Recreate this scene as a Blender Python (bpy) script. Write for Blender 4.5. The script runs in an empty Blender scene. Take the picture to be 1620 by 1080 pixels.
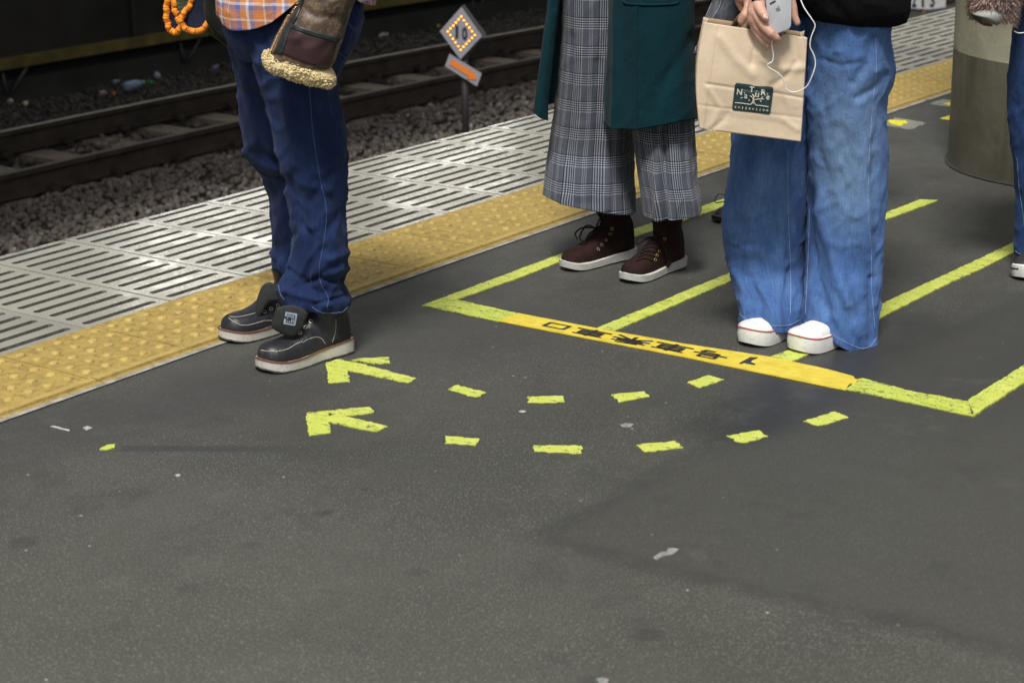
import bpy, bmesh, math, random
import numpy as np
from mathutils import Vector, Matrix, noise
from mathutils.bvhtree import BVHTree
sc = bpy.context.scene
COL = sc.collection
rng = random.Random(7)
NR = np.random.RandomState(5)
V = Vector
# ------------------------------------------------------------------ camera
CAM = V((-3.1896, -3.7301, 1.4371)); YAW, PITCH, ROLL, FPX = 0.6377, 0.3021, -0.0170, 3064.8
cy, sy, cp, sp = math.cos(YAW), math.sin(YAW), math.cos(PITCH), math.sin(PITCH)
FW = V((cy*cp, sy*cp, -sp)); _r = V((sy, -cy, 0)); _u = _r.cross(FW)
RT = _r*math.cos(ROLL) + _u*math.sin(ROLL); UP = -_r*math.sin(ROLL) + _u*math.cos(ROLL)
cam = bpy.data.cameras.new('camera'); camo = bpy.data.objects.new('camera', cam); COL.objects.link(camo)
cam.sensor_width = 36; cam.lens = 36*FPX/1620; cam.clip_start = .05; cam.clip_end = 500
M = Matrix((RT, UP, -FW)).transposed().to_4x4(); M.translation = CAM
camo.matrix_world = M; sc.camera = camo
cam.dof.use_dof = True; cam.dof.focus_distance = 5.15; cam.dof.aperture_fstop = 6.0
# ------------------------------------------------------------------ world, sun, exposure
SUN_EL, SUN_AZ = math.radians(60), math.radians(205)      # azimuth of the direction the light comes from, from +x towards +y
w = bpy.data.worlds.new('World'); sc.world = w; w.use_nodes = True
nt = w.node_tree; bg = nt.nodes['Background']
sky = nt.nodes.new('ShaderNodeTexSky'); sky.sky_type = 'NISHITA'; sky.sun_disc = False
sky.sun_elevation = SUN_EL; sky.sun_rotation = math.pi/2 - SUN_AZ; sky.dust_density = 4; sky.ozone_density = .6; sky.air_density = 1
hs = nt.nodes.new('ShaderNodeHueSaturation'); hs.inputs['Saturation'].default_value = .16
nt.links.new(sky.outputs[0], hs.inputs['Color']); nt.links.new(hs.outputs[0], bg.inputs[0]); bg.inputs[1].default_value = .078
sun = bpy.data.lights.new('sun', 'SUN'); sun.energy = 3.1; sun.angle = math.radians(13); sun.color = (1, .97, .90)
so = bpy.data.objects.new('sun', sun); COL.objects.link(so)
so.rotation_euler = (-V((math.cos(SUN_EL)*math.cos(SUN_AZ), math.cos(SUN_EL)*math.sin(SUN_AZ), math.sin(SUN_EL)))).to_track_quat('-Z', 'Y').to_euler()
sc.view_settings.view_transform = 'Standard'; sc.view_settings.look = 'None'
sc.view_settings.exposure = 0.30; sc.view_settings.gamma = 1; sc.view_settings.use_curve_mapping = False
sc.render.engine = 'CYCLES'; sc.cycles.max_bounces = 6; sc.cycles.use_denoising = True
# ------------------------------------------------------------------ measuring helpers
def ray(px, py): return (FW + RT*((px-810)/FPX) - UP*((py-540)/FPX))
def G(px, py, z=0.0):                       # point of the horizontal plane z
    d = ray(px, py); return CAM + d*((z-CAM.z)/d.z)
FH = V((cy, sy, 0)); RH = V((sy, -cy, 0))
class Frame:                                # upright plane through a ground point, square to the view axis
    def __init__(s, anchor): s.o = V((anchor.x, anchor.y, 0))
    def __call__(s, px, py, v=0.0):
        d = ray(px, py); o = s.o + FH*v
        return CAM + d*((o-CAM).dot(FH)/d.dot(FH))
def bend(x): return -0.004*max(0.0, x)**2
def N3(p, s=1.0): return noise.noise(V((p[0]*s, p[1]*s, p[2]*s)))
# ------------------------------------------------------------------ object helpers
def wloc(o):
    l = V((0, 0, 0))
    while o is not None: l = l + o.location; o = o.parent
    return l
def link(o, parent=None, label=None, cat=None, group=None, kind=None):
    if o.name not in COL.objects: COL.objects.link(o)
    if parent is not None: o.parent = parent
    if label: o['label'] = label
    if cat: o['category'] = cat
    if group: o['group'] = group
    if kind: o['kind'] = kind
    return o
def empty(name, loc, label, cat, group=None):
    o = bpy.data.objects.new(name, None); o.location = loc; o.empty_display_size = .1
    return link(o, None, label, cat, group)
def mk(name, vs, fs, mat, parent=None, smooth=True, uv=None, **kw):
    off = wloc(parent) if parent is not None else V((0, 0, 0))
    if parent is None and kw.get('origin') is not None: off = V(kw['origin'])
    kw_o = kw.pop('origin', None)
    me = bpy.data.meshes.new(name)
    A = np.array([tuple(v) for v in vs], dtype=float).reshape(-1, 3) - np.array(off)
    me.from_pydata(A.tolist(), [], [tuple(f) for f in fs]); me.validate(); me.update()
    if smooth: me.polygons.foreach_set('use_smooth', [True]*len(me.polygons))
    for m_ in (mat if isinstance(mat, (list, tuple)) else [mat]):
        if m_: me.materials.append(m_)
    if uv is not None:
        l = me.uv_layers.new(name='UVMap'); idx = np.zeros(len(me.loops), dtype=int); me.loops.foreach_get('vertex_index', idx)
        l.data.foreach_set('uv', np.array(uv, dtype=float)[idx].ravel())
    o = bpy.data.objects.new(name, me)
    if parent is None and kw_o is not None: o.location = kw_o
    return link(o, parent, **kw)
class MB:                                   # collects shapes for one mesh
    def __init__(s): s.v = []; s.f = []
    def add(s, vs, fs):
        n = len(s.v); s.v += [V(v) for v in vs]; s.f += [tuple(i+n for i in f) for f in fs]; return s
    def box(s, c, d, rot=None, bev=0.0):
        hx, hy, hz = d[0]/2, d[1]/2, d[2]/2; c = V(c)
        bm = bmesh.new(); bmesh.ops.create_cube(bm, size=1)
        for v in bm.verts: v.co = V((v.co.x*d[0], v.co.y*d[1], v.co.z*d[2]))
        if bev: bmesh.ops.bevel(bm, geom=list(bm.edges), offset=bev, segments=2, affect='EDGES')
        if rot is not None: bmesh.ops.transform(bm, matrix=rot.to_4x4(), verts=bm.verts)
        vs = [v.co + c for v in bm.verts]; bm.verts.index_update(); fs = [[v.index for v in f.verts] for f in bm.faces]; bm.free()
        return s.add(vs, fs)
    def tube(s, pts, r, n=8, cap=True, closed=False):
        pts = [V(p) for p in pts]; m = len(pts); rs = r if isinstance(r, (list, tuple)) else [r]*m
        vs = []; fs = []; up = None
        for i, p in enumerate(pts):
            t = (pts[(i+1) % m] - pts[i-1]) if closed else (pts[min(i+1, m-1)] - pts[max(i-1, 0)])
            if t.length < 1e-9: t = V((0, 0, 1))
            t.normalize()
            if up is None: up = V((0, 0, 1)) if abs(t.z) < .9 else V((1, 0, 0))
            a = up - t*up.dot(t)
            if a.length < 1e-5: a = t.orthogonal()
            a.normalize(); b = t.cross(a); up = a
            vs += [p + (a*math.cos(2*math.pi*k/n) + b*math.sin(2*math.pi*k/n))*rs[i] for k in range(n)]
        for i in range(m if closed else m-1):
            for k in range(n):
                j = (i+1) % m; fs.append((i*n+k, i*n+(k+1) % n, j*n+(k+1) % n, j*n+k))
        if cap and not closed: fs += [tuple(reversed(range(n))), tuple((m-1)*n+k for k in range(n))]
        return s.add(vs, fs)
    def disc(s, c, nrm, r, h, n=16, taper=1.0):
        c = V(c); nrm = V(nrm).normalized(); a = nrm.orthogonal().normalized(); b = nrm.cross(a)
        vs = []
        for (rr, hh) in ((r, 0), (r*taper, h)):
            vs += [c + nrm*hh + (a*math.cos(2*math.pi*k/n)+b*math.sin(2*math.pi*k/n))*rr for k in range(n)]
        fs = [(k, (k+1) % n, n+(k+1) % n, n+k) for k in range(n)] + [tuple(n+k for k in range(n)), tuple(reversed(range(n)))]
        return s.add(vs, fs)
    def ball(s, c, r, sc_=(1, 1, 1), sub=1):
        bm = bmesh.new(); bmesh.ops.create_icosphere(bm, subdivisions=sub, radius=r)
        vs = [V(c)+V((v.co.x*sc_[0], v.co.y*sc_[1], v.co.z*sc_[2])) for v in bm.verts]; bm.verts.index_update()
        fs = [[v.index for v in f.verts] for f in bm.faces]; bm.free(); return s.add(vs, fs)
    def build(s, name, mat, parent=None, smooth=True, **kw): return mk(name, s.v, s.f, mat, parent, smooth, **kw)
def baked(o):                               # apply the modifiers of an object
    dg = bpy.context.evaluated_depsgraph_get(); dg.update()
    me = bpy.data.meshes.new_from_object(o.evaluated_get(dg)); o.modifiers.clear(); old = o.data; o.data = me; bpy.data.meshes.remove(old)
    me.polygons.foreach_set('use_smooth', [True]*len(me.polygons)); return o
def fuse(o, voxel, smooth=3, it=.5):        # melt overlapping shapes into one skin
    bm = bmesh.new(); bm.from_mesh(o.data); bmesh.ops.remove_doubles(bm, verts=bm.verts, dist=.0004); bmesh.ops.recalc_face_normals(bm, faces=bm.faces); bm.to_mesh(o.data); bm.free()
    m = o.modifiers.new('r', 'REMESH'); m.mode = 'VOXEL'; m.voxel_size = voxel; m.use_smooth_shade = True
    if smooth: s = o.modifiers.new('s', 'SMOOTH'); s.iterations = smooth; s.factor = it
    baked(o); bm = bmesh.new(); bm.from_mesh(o.data); bm.verts.ensure_lookup_table(); seen = set(); best = []
    for v in bm.verts:                      # keep the outer skin only
        if v.index in seen: continue
        st = [v]; seen.add(v.index); isl = []
        while st:
            a = st.pop(); isl.append(a)
            for ed in a.link_edges:
                c = ed.other_vert(a)
                if c.index not in seen: seen.add(c.index); st.append(c)
        best.append(isl)
    best.sort(key=len, reverse=True)
    for isl in [q for q in best[1:] if len(q) < .2*len(best[0])]: bmesh.ops.delete(bm, geom=isl, context='VERTS')
    bm.to_mesh(o.data); bm.free(); o.data.polygons.foreach_set('use_smooth', [True]*len(o.data.polygons)); return o
def bvh(o):
    off = wloc(o); return BVHTree.FromPolygons([v.co + off for v in o.data.vertices], [tuple(p.vertices) for p in o.data.polygons])
def hit(tree, px, py, lift=0.0):            # where the line of sight meets a surface
    d = ray(px, py).normalized(); r = tree.ray_cast(CAM, d)
    if r[0] is None:
        r2 = None; best = 1e9
        for a in range(12):
            for q in (3, 6, 10):
                d2 = ray(px+q*math.cos(a*.5236), py+q*math.sin(a*.5236)).normalized(); t = tree.ray_cast(CAM, d2)
                if t[0] is not None and q < best: best = q; r2 = t
        if r2 is None:
            c = tree.find_nearest(CAM)[0]
            for _ in range(6): c = tree.find_nearest(CAM + d*((c-CAM).dot(d)))[0]
            r2 = tree.find_nearest(CAM + d*((c-CAM).dot(d)))
        r = r2
    n = r[1]
    if n.dot(d) > 0: n = -n
    return r[0] + n*lift, n
def spline(pts, n):                         # smooth line through points (any dimension)
    P = [np.array(tuple(p), dtype=float) for p in pts]; P = [2*P[0]-P[1]] + P + [2*P[-1]-P[-2]]; out = []
    m = len(pts)-1
    for k in range(n+1):
        t = k/n*m; i = min(int(t), m-1); f = t-i; a, b, c, d = P[i], P[i+1], P[i+2], P[i+3]
        out.append(.5*((2*b)+(c-a)*f+(2*a-5*b+4*c-d)*f*f+(3*b-3*c+d-a)*f**3))
    return out
def interp(x, xs, ys):
    return float(np.interp(x, xs, ys))
# ------------------------------------------------------------------ materials
class Mat:
    def __init__(s, name):
        s.m = bpy.data.materials.new(name); s.m.use_nodes = True; s.t = s.m.node_tree; s.p = s.t.nodes['Principled BSDF']
        s.obj = s.n('ShaderNodeTexCoord').outputs['Object']; s.uv = s.t.nodes['Texture Coordinate'].outputs['UV']
    def n(s, typ, **kw):
        x = s.t.nodes.new(typ)
        for k, v in kw.items(): setattr(x, k, v)
        return x
    def set(s, sock, v):
        if isinstance(v, bpy.types.NodeSocket): s.t.links.new(v, sock)
        elif v is not None:
            if hasattr(sock, 'default_value') and sock.type == 'RGBA' and len(v) == 3: v = (*v, 1)
            sock.default_value = v
    def math(s, op, a, b=None, c=None, clamp=False):
        x = s.n('ShaderNodeMath', operation=op, use_clamp=clamp); s.set(x.inputs[0], a); s.set(x.inputs[1], b); s.set(x.inputs[2], c); return x.outputs[0]
    def vmath(s, op, a, b=None):
        x = s.n('ShaderNodeVectorMath', operation=op); s.set(x.inputs[0], a); s.set(x.inputs[1], b)
        return x.outputs['Value'] if op in ('DOT_PRODUCT', 'LENGTH', 'DISTANCE') else x.outputs[0]
    def map(s, v, scale=(1, 1, 1), rot=(0, 0, 0), loc=(0, 0, 0)):
        x = s.n('ShaderNodeMapping'); s.set(x.inputs['Vector'], v); x.inputs['Scale'].default_value = scale; x.inputs['Rotation'].default_value = rot; x.inputs['Location'].default_value = loc; return x.outputs[0]
    def noise(s, v, scale, detail=3, rough=.55, dist=0):
        x = s.n('ShaderNodeTexNoise'); s.set(x.inputs['Vector'], v); x.inputs['Scale'].default_value = scale; x.inputs['Detail'].default_value = detail
        x.inputs['Roughness'].default_value = rough; x.inputs['Distortion'].default_value = dist; return x.outputs[0]
    def vor(s, v, scale, feat='F1', out='Distance', rand=1):
        x = s.n('ShaderNodeTexVoronoi', feature=feat); s.set(x.inputs['Vector'], v); x.inputs['Scale'].default_value = scale; x.inputs['Randomness'].default_value = rand; return x.outputs[out]
    def ramp(s, f, stops, interp='LINEAR'):
        x = s.n('ShaderNodeValToRGB'); s.set(x.inputs[0], f); cr = x.color_ramp; cr.interpolation = interp
        while len(cr.elements) < len(stops): cr.elements.new(.5)
        for e, (p, c) in zip(cr.elements, stops): e.position = p; e.color = (*c, 1) if not isinstance(c, (int, float)) else (c, c, c, 1)
        return x.outputs[0]
    def mix(s, f, a, b, mode='MIX'):
        x = s.n('ShaderNodeMix', data_type='RGBA', blend_type=mode); s.set(x.inputs[0], f); s.set(x.inputs[6], a); s.set(x.inputs[7], b); return x.outputs[2]
    def step(s, v, lo, hi):                 # 0 below lo, 1 above hi
        x = s.n('ShaderNodeMapRange', interpolation_type='SMOOTHSTEP'); s.set(x.inputs[0], v); x.inputs[1].default_value = lo; x.inputs[2].default_value = hi; return x.outputs[0]
    def bump(s, h, strength=.3, dist=.002, normal=None):
        x = s.n('ShaderNodeBump'); s.set(x.inputs['Height'], h); x.inputs['Strength'].default_value = strength; x.inputs['Distance'].default_value = dist
        if normal is not None: s.set(x.inputs['Normal'], normal)
        return x.outputs[0]
    def done(s, color=None, rough=None, normal=None, **kw):
        s.set(s.p.inputs['Base Color'], color); s.set(s.p.inputs['Roughness'], rough)
        if normal is not None: s.set(s.p.inputs['Normal'], normal)
        for k, v in kw.items(): s.set(s.p.inputs[k.replace('_', ' ')], v)
        return s.m
def simple(name, c, rough=.6, var=.15, scale=30, bump=.15, bscale=200, **kw):
    m = Mat(name); f = m.noise(m.obj, scale, 4); d = [max(0, x*(1-var)) for x in c]; l = [min(1, x*(1+var)) for x in c]
    col = m.ramp(f, [(.3, d), (.7, l)]); nb = m.bump(m.noise(m.obj, bscale, 3), bump, .001) if bump else None
    return m.done(col, rough, nb, **kw)
# ================================================================== THE SETTING
def asphalt_color(m, P):
    """base colour of the worn platform asphalt at world position P (metres)"""
    big = m.noise(P, .9, 4, .6); mid = m.noise(P, 7, 4, .65); fine = m.noise(P, 250, 3, .8)
    streak = m.noise(m.map(P, (5, 28, 1), (0, 0, .15)), 1.0, 4, .6)
    base = m.ramp(big, [(.3, (.042, .0425, .038)), (.7, (.066, .0665, .060))])
    base = m.mix(m.math('MULTIPLY', m.step(mid, .38, .72), .35), base, (.037, .0375, .035))
    base = m.mix(m.math('MULTIPLY', m.step(streak, .52, .72), .25), base, (.05, .048, .043))
    grit = m.ramp(fine, [(.30, .42), (.5, 1.0), (.70, 1.8)])
    base = m.mix(1.0, base, grit, 'MULTIPLY')
    # pale aggregate showing through
    vd = m.vor(P, 230, 'F1', 'Distance'); vc = m.n('ShaderNodeTexVoronoi'); m.set(vc.inputs['Vector'], P); vc.inputs['Scale'].default_value = 230
    pick = m.math('GREATER_THAN', m.math('FRACT', m.math('MULTIPLY', m.vmath('DOT_PRODUCT', vc.outputs['Color'], (1.7, 2.3, 1.1)), 1.0)), .66)
    spot = m.math('MULTIPLY', pick, m.math('LESS_THAN', vd, .32))
    spot = m.math('MULTIPLY', spot, m.step(m.noise(P, 2.2, 3), .22, .55))
    base = m.mix(m.math('MULTIPLY', spot, .55), base, (.20, .195, .175))
    vd2 = m.vor(P, 17, 'F1', 'Distance'); vc2 = m.n('ShaderNodeTexVoronoi'); m.set(vc2.inputs['Vector'], P); vc2.inputs['Scale'].default_value = 17
    pick2 = m.math('GREATER_THAN', m.math('FRACT', m.vmath('DOT_PRODUCT', vc2.outputs['Color'], (3.1, 1.3, 2.2))), .72)
    base = m.mix(m.math('MULTIPLY', m.math('MULTIPLY', pick2, m.math('LESS_THAN', vd2, .055)), .7), base, (.33, .32, .28))
    # old gum and oil spots, darker
    vd3 = m.vor(P, 3.1, 'F1', 'Distance'); base = m.mix(m.math('MULTIPLY', m.math('SUBTRACT', 1.0, m.step(m.math('ADD', vd3, m.math('MULTIPLY', mid, .12)), .10, .17)), .35), base, (.035, .034, .032))
    return base, mid, fine, spot
def seg_mask(m, P, a, b, width, soft, wob=.03):
    """1 along the line a-b on the ground"""
    t = (b-a).normalized(); nrm = V((-t.y, t.x, 0)); L = (b-a).length
    wv = m.math('MULTIPLY', m.math('SUBTRACT', m.noise(P, 2.5, 3), .5), wob*2)
    d = m.math('ABSOLUTE', m.math('ADD', m.math('SUBTRACT', m.vmath('DOT_PRODUCT', P, tuple(nrm)), a.dot(nrm)), wv))
    s = m.math('SUBTRACT', m.vmath('DOT_PRODUCT', P, tuple(t)), a.dot(t))
    across = m.math('SUBTRACT', 1.0, m.step(d, width, width+soft))
    along = m.math('MULTIPLY', m.step(s, -soft, soft), m.math('SUBTRACT', 1.0, m.step(s, L-.15, L+.15)))
    return m.math('MULTIPLY', across, along)
def side(m, P, a, b, soft=.02):
    """1 on the left-hand side of a->b"""
    t = (b-a).normalized(); nrm = V((-t.y, t.x, 0)); wv = m.math('MULTIPLY', m.math('SUBTRACT', m.noise(P, 2.5, 3), .5), .06)
    d = m.math('ADD', m.math('SUBTRACT', m.vmath('DOT_PRODUCT', P, tuple(nrm)), a.dot(nrm)), wv)
    return m.step(d, -soft, soft)
def make_asphalt():
    m = Mat('asphalt'); P = m.obj
    base, mid, fine, spot = asphalt_color(m, P)
    A, B, C = G(850, 852), G(1240, 640), G(1640, 1040)
    B2 = G(1420, 560)
    # re-laid wedge: smoother, a little darker, with dark sealed edges
    inside = m.math('MULTIPLY', side(m, P, B2, A), side(m, P, A, C))
    base = m.mix(m.math('MULTIPLY', inside, .62), base, (.038, .038, .035))
    e1 = seg_mask(m, P, A, B, .010, .030, .02); e2 = seg_mask(m, P, A, C, .012, .035, .02)
    base = m.mix(m.math('MULTIPLY', m.math('MULTIPLY', m.math('MAXIMUM', e1, e2), m.step(m.noise(P, 14, 4, .7), .25, .6)), .5), base, (.028, .028, .028))
    tar = seg_mask(m, P, G(1120, 690), G(1480, 500), .05, .12, .08)
    base = m.mix(m.math('MULTIPLY', m.math('MULTIPLY', tar, m.step(mid, .2, .55)), .62), base, (.022, .0225, .025))
    sm = seg_mask(m, P, G(-20, 705), G(500, 590), .04, .2, .08)
    base = m.mix(m.math('MULTIPLY', sm, .5), base, (.034, .034, .037))
    sm3 = seg_mask(m, P, G(560, 570), G(900, 500), .05, .3, .1)
    base = m.mix(m.math('MULTIPLY', sm3, .35), base, (.04, .04, .038))
    sm2 = seg_mask(m, P, G(190, 709), G(450, 710), .012, .012, .006)
    base = m.mix(m.math('MULTIPLY', sm2, .65), base, (.03, .031, .035))
    # grey scuffs beyond the queue box
    sc1 = m.math('MULTIPLY', m.step(m.noise(m.map(P, (3, 14, 1), (0, 0, -.5)), 1.0, 5, .7), .56, .68), m.step(m.vmath('DOT_PRODUCT', P, (1, 0, 0)), 1.9, 3.0))
    base = m.mix(m.math('MULTIPLY', sc1, .28), base, (.14, .13, .12))
    for px, py, rr, am in ((1028, 1004, .030, .6), (513, 812, .022, .55), (35, 858, .035, .5), (577, 774, .012, .5), (400, 862, .020, .3), (880, 1040, .030, .3), (1045, 790, .02, .3), (300, 930, .03, .3), (1290, 930, .03, .25), (660, 905, .025, .3)):
        q = G(px, py); dd = m.math('ADD', m.vmath('DISTANCE', P, tuple(q)), m.math('MULTIPLY', m.math('SUBTRACT', m.noise(P, 18, 3), .5), .045))
        base = m.mix(m.math('MULTIPLY', m.math('SUBTRACT', 1.0, m.step(dd, rr*.5, rr*1.1)), am), base, (.028, .028, .027))
    # light painted into the colour: floor brightened towards the viewer
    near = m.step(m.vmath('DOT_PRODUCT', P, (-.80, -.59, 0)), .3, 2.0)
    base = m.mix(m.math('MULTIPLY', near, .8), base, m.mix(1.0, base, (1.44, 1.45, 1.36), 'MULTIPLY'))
    blot = m.noise(P, 3.4, 6, .75, .4); base = m.mix(m.math('MULTIPLY', m.step(blot, .53, .68), .38), base, (.034, .034, .032)); base = m.mix(m.math('MULTIPLY', m.step(m.noise(P, 5.1, 6, .75), .56, .7), .22), base, (.12, .12, .108))
    h = m.math('ADD', m.math('MULTIPLY', fine, .6), m.math('MULTIPLY', m.noise(P, 90, 3), .5))
    r = m.math('ADD', m.math('MULTIPLY', mid, .22), .50)
    r = m.math('SUBTRACT', r, m.math('MULTIPLY', tar, .16))
    return m.done(base, r, m.bump(h, .55, .0016), Specular_IOR_Level=.42)
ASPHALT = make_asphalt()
# platform slab: its top in strips so that it follows the slight bend of the track
EDGE, TAC = 0.7725, -0.385
xs = list(np.arange(-14, 30.01, 1.0))
def strip(y0, y1, z, bent0=True, bent1=True):
    vs = []; fs = []
    for x in xs: vs += [V((x, y0+(bend(x) if bent0 else 0), z)), V((x, y1+(bend(x) if bent1 else 0), z))]
    for i in range(len(xs)-1): fs.append((2*i, 2*i+2, 2*i+3, 2*i+1))
    return vs, fs
vs, fs = strip(-26, TAC-.006, 0, False, True)
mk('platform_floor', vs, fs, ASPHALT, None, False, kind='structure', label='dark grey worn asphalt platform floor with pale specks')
CONC = simple('platform_concrete', (.17, .16, .14), .85, .3, 6, .4, 90)
b = MB()
for x in xs[:-1]:
    y0, y1 = EDGE+bend(x)-.012, EDGE+bend(x+1)-.012
    t0, t1 = TAC+bend(x), TAC+bend(x+1)
    b.add([(x, t0, -.022), (x+1, t1, -.022), (x+1, y1, -.022), (x, y0, -.022), (x, y0, -1.45), (x+1, y1, -1.45)], [(0, 1, 2, 3), (3, 2, 5, 4)])
b.build('platform_base', CONC, None, False, kind='structure', label='grey concrete body of the platform below its edge')
# grout line between tactile tiles and asphalt
GROUT = simple('grout', (.27, .27, .26), .8, .45, 25, .3, 120)
vs, fs = strip(TAC-.010, TAC+.006, .0035)
mk('grout_line', vs, fs, GROUT, None, False, kind='structure', label='thin pale grout line between the yellow tiles and the asphalt')
# ---- slotted edge tiles
def tile_mat():
    m = Mat('edge_tile'); P = m.obj
    f = m.noise(P, 3.0, 4, .6); g = m.noise(P, 40, 4, .7); rnd = m.n('ShaderNodeNewGeometry').outputs['Random Per Island']
    c = m.ramp(f, [(.3, (.27, .265, .225)), (.7, (.37, .36, .31))])
    c = m.mix(m.math('MULTIPLY', m.step(g, .5, .75), .25), c, (.22, .21, .17))
    c = m.mix(1.0, c, m.ramp(rnd, [(0, (.86, .86, .87)), (1, (1.1, 1.08, 1.0))]), 'MULTIPLY')
    y = m.n('ShaderNodeSeparateXYZ'); m.set(y.inputs[0], P)
    edge = m.math('MULTIPLY', m.step(m.math('ADD', y.outputs[1], m.math('MULTIPLY', f, .10)), .76, .82), m.step(g, .40, .6))
    c = m.mix(m.math('MULTIPLY', edge, .7), c, (.09, .08, .065))
    r = m.math('ADD', m.math('MULTIPLY', m.step(m.noise(P, 5, 5, .7), .35, .65), .26), .13)
    return m.done(c, r, m.bump(m.noise(P, 9, 2), .10, .003, m.bump(g, .08, .0008)), Specular_IOR_Level=.8, Coat_Weight=.5, Coat_Roughness=.20)
SLOTM = simple('slot_dirt', (.125, .12, .10), .8, .4, 40, .3, 200)
GROUTD = simple('tile_joint', (.035, .030, .024), .85, .3, 30, .2, 200)
def edge_tiles():
    vs = []; fs = []; slots = MB()
    n = 12; pitch = .30; nx0, nx1 = -9, 60
    py = (EDGE-.008)/n; sw = .0235; sl = .252; z = .001; zb = -.009
    for i in range(nx0, nx1):
        x0 = i*pitch+.0026; x1 = (i+1)*pitch-.0026; xc = (x0+x1)/2
        tz = rng.uniform(-.0008, .0008); tx = rng.uniform(-.004, .004)
        def P(x, y, zz):
            return (x, y+bend(x), zz + tz + (x-xc)*tx)
        def quad(a, b_, c, d):
            k = len(vs); vs.extend([a, b_, c, d]); fs.append((k, k+1, k+2, k+3))
        k0 = len(vs)
        # outline grid: bars between slots share vertices through a merge afterwards
        ys = [0.001]
        for k in range(n):
            c = (k+.5)*py + .004; ys += [c-sw/2, c+sw/2]
        ys.append(EDGE)
        xl, xr = xc-sl/2, xc+sl/2
        for j in range(len(ys)-1):
            ya, yb = ys[j], ys[j+1]; slot = (j % 2 == 1)
            for (xa, xb, mid) in ((x0, xl, 0), (xl, xr, 1), (xr, x1, 0)):
                if slot and mid: continue
                quad(P(xa, ya, z), P(xb, ya, z), P(xb, yb, z), P(xa, yb, z))
            if slot:
                e = .006
                ring = [(xl, ya+e), (xl+e, ya), (xr-e, ya), (xr, ya+e), (xr, yb-e), (xr-e, yb), (xl+e, yb), (xl, yb-e)]
                for (cx_, cy_, p, q) in ((xl, ya, 0, 1), (xr, ya, 3, 2), (xr, yb, 4, 5), (xl, yb, 7, 6)):
                    k = len(vs); vs.extend([P(cx_, cy_, z), P(*ring[p], z), P(*ring[q], z)])
                    fs.append((k, k+1, k+2) if (cx_ == xl) == (cy_ == yb) else (k, k+2, k+1))
                slots.add([P(*q_, z) for q_ in ring] + [P(*q_, zb) for q_ in ring],
                          [(a, (a+1) % 8, 8+(a+1) % 8, 8+a) for a in range(8)] + [tuple(range(8, 16))])
        for (ax, ay, bx, by) in ((x0, .001, x1, .001), (x1, .001, x1, EDGE), (x1, EDGE, x0, EDGE), (x0, EDGE, x0, .001)):
            quad(P(ax, ay, z), P(bx, by, z), P(bx, by, -.022), P(ax, ay, -.022))
    me_o = mk('edge_paving', vs, fs, tile_mat(), None, False, kind='structure', label='pale slotted anti-slip tiles along the platform edge')
    bm = bmesh.new(); bm.from_mesh(me_o.data); bmesh.ops.remove_doubles(bm, verts=bm.verts, dist=.0003); bmesh.ops.recalc_face_normals(bm, faces=bm.faces); bm.to_mesh(me_o.data); bm.free()
    slots.build('paving_slots', SLOTM, None, False, kind='structure', label='dark dirty slots in the edge tiles')
edge_tiles()
vs, fs = strip(TAC, EDGE-.004, -.010)
mk('joint_bed', vs, fs, GROUTD, None, False, kind='structure', label='dark mortar bed seen in the tile joints')
# ---- yellow tactile tiles
def tactile_mat():
    m = Mat('tactile_yellow'); P = m.obj
    f = m.noise(P, 9, 5, .7); g = m.noise(P, 45, 5, .75, .6); rnd = m.n('ShaderNodeNewGeometry').outputs['Random Per Island']
    c = m.ramp(f, [(.3, (.34, .235, .060)), (.7, (.46, .335, .095))])
    c = m.mix(m.math('MULTIPLY', m.step(g, .44, .62), .7), c, (.20, .145, .05))
    c = m.mix(m.math('MULTIPLY', m.step(m.noise(P, 130, 3), .60, .72), .35), c, (.60, .43, .16))
    x = m.n('ShaderNodeSeparateXYZ'); m.set(x.inputs[0], P)
    c = m.mix(m.math('MULTIPLY', m.step(x.outputs[2], .0045, .0075), .35), c, (.56, .41, .14))
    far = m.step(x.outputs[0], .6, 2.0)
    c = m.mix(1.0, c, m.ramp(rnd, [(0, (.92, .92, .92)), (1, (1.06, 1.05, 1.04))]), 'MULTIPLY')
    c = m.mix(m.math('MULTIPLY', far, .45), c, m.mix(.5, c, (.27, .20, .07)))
    gv = m.math('MULTIPLY', m.math('GREATER_THAN', .5, m.math('ABSOLUTE', m.math('SUBTRACT', x.outputs[1], -.37))), m.step(g, .5, .6))
    return m.done(c, m.math('ADD', m.math('MULTIPLY', g, .3), .42), m.bump(g, .35, .0015, m.bump(m.noise(P, 350, 2), .25, .0006)), Specular_IOR_Level=.4)
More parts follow.
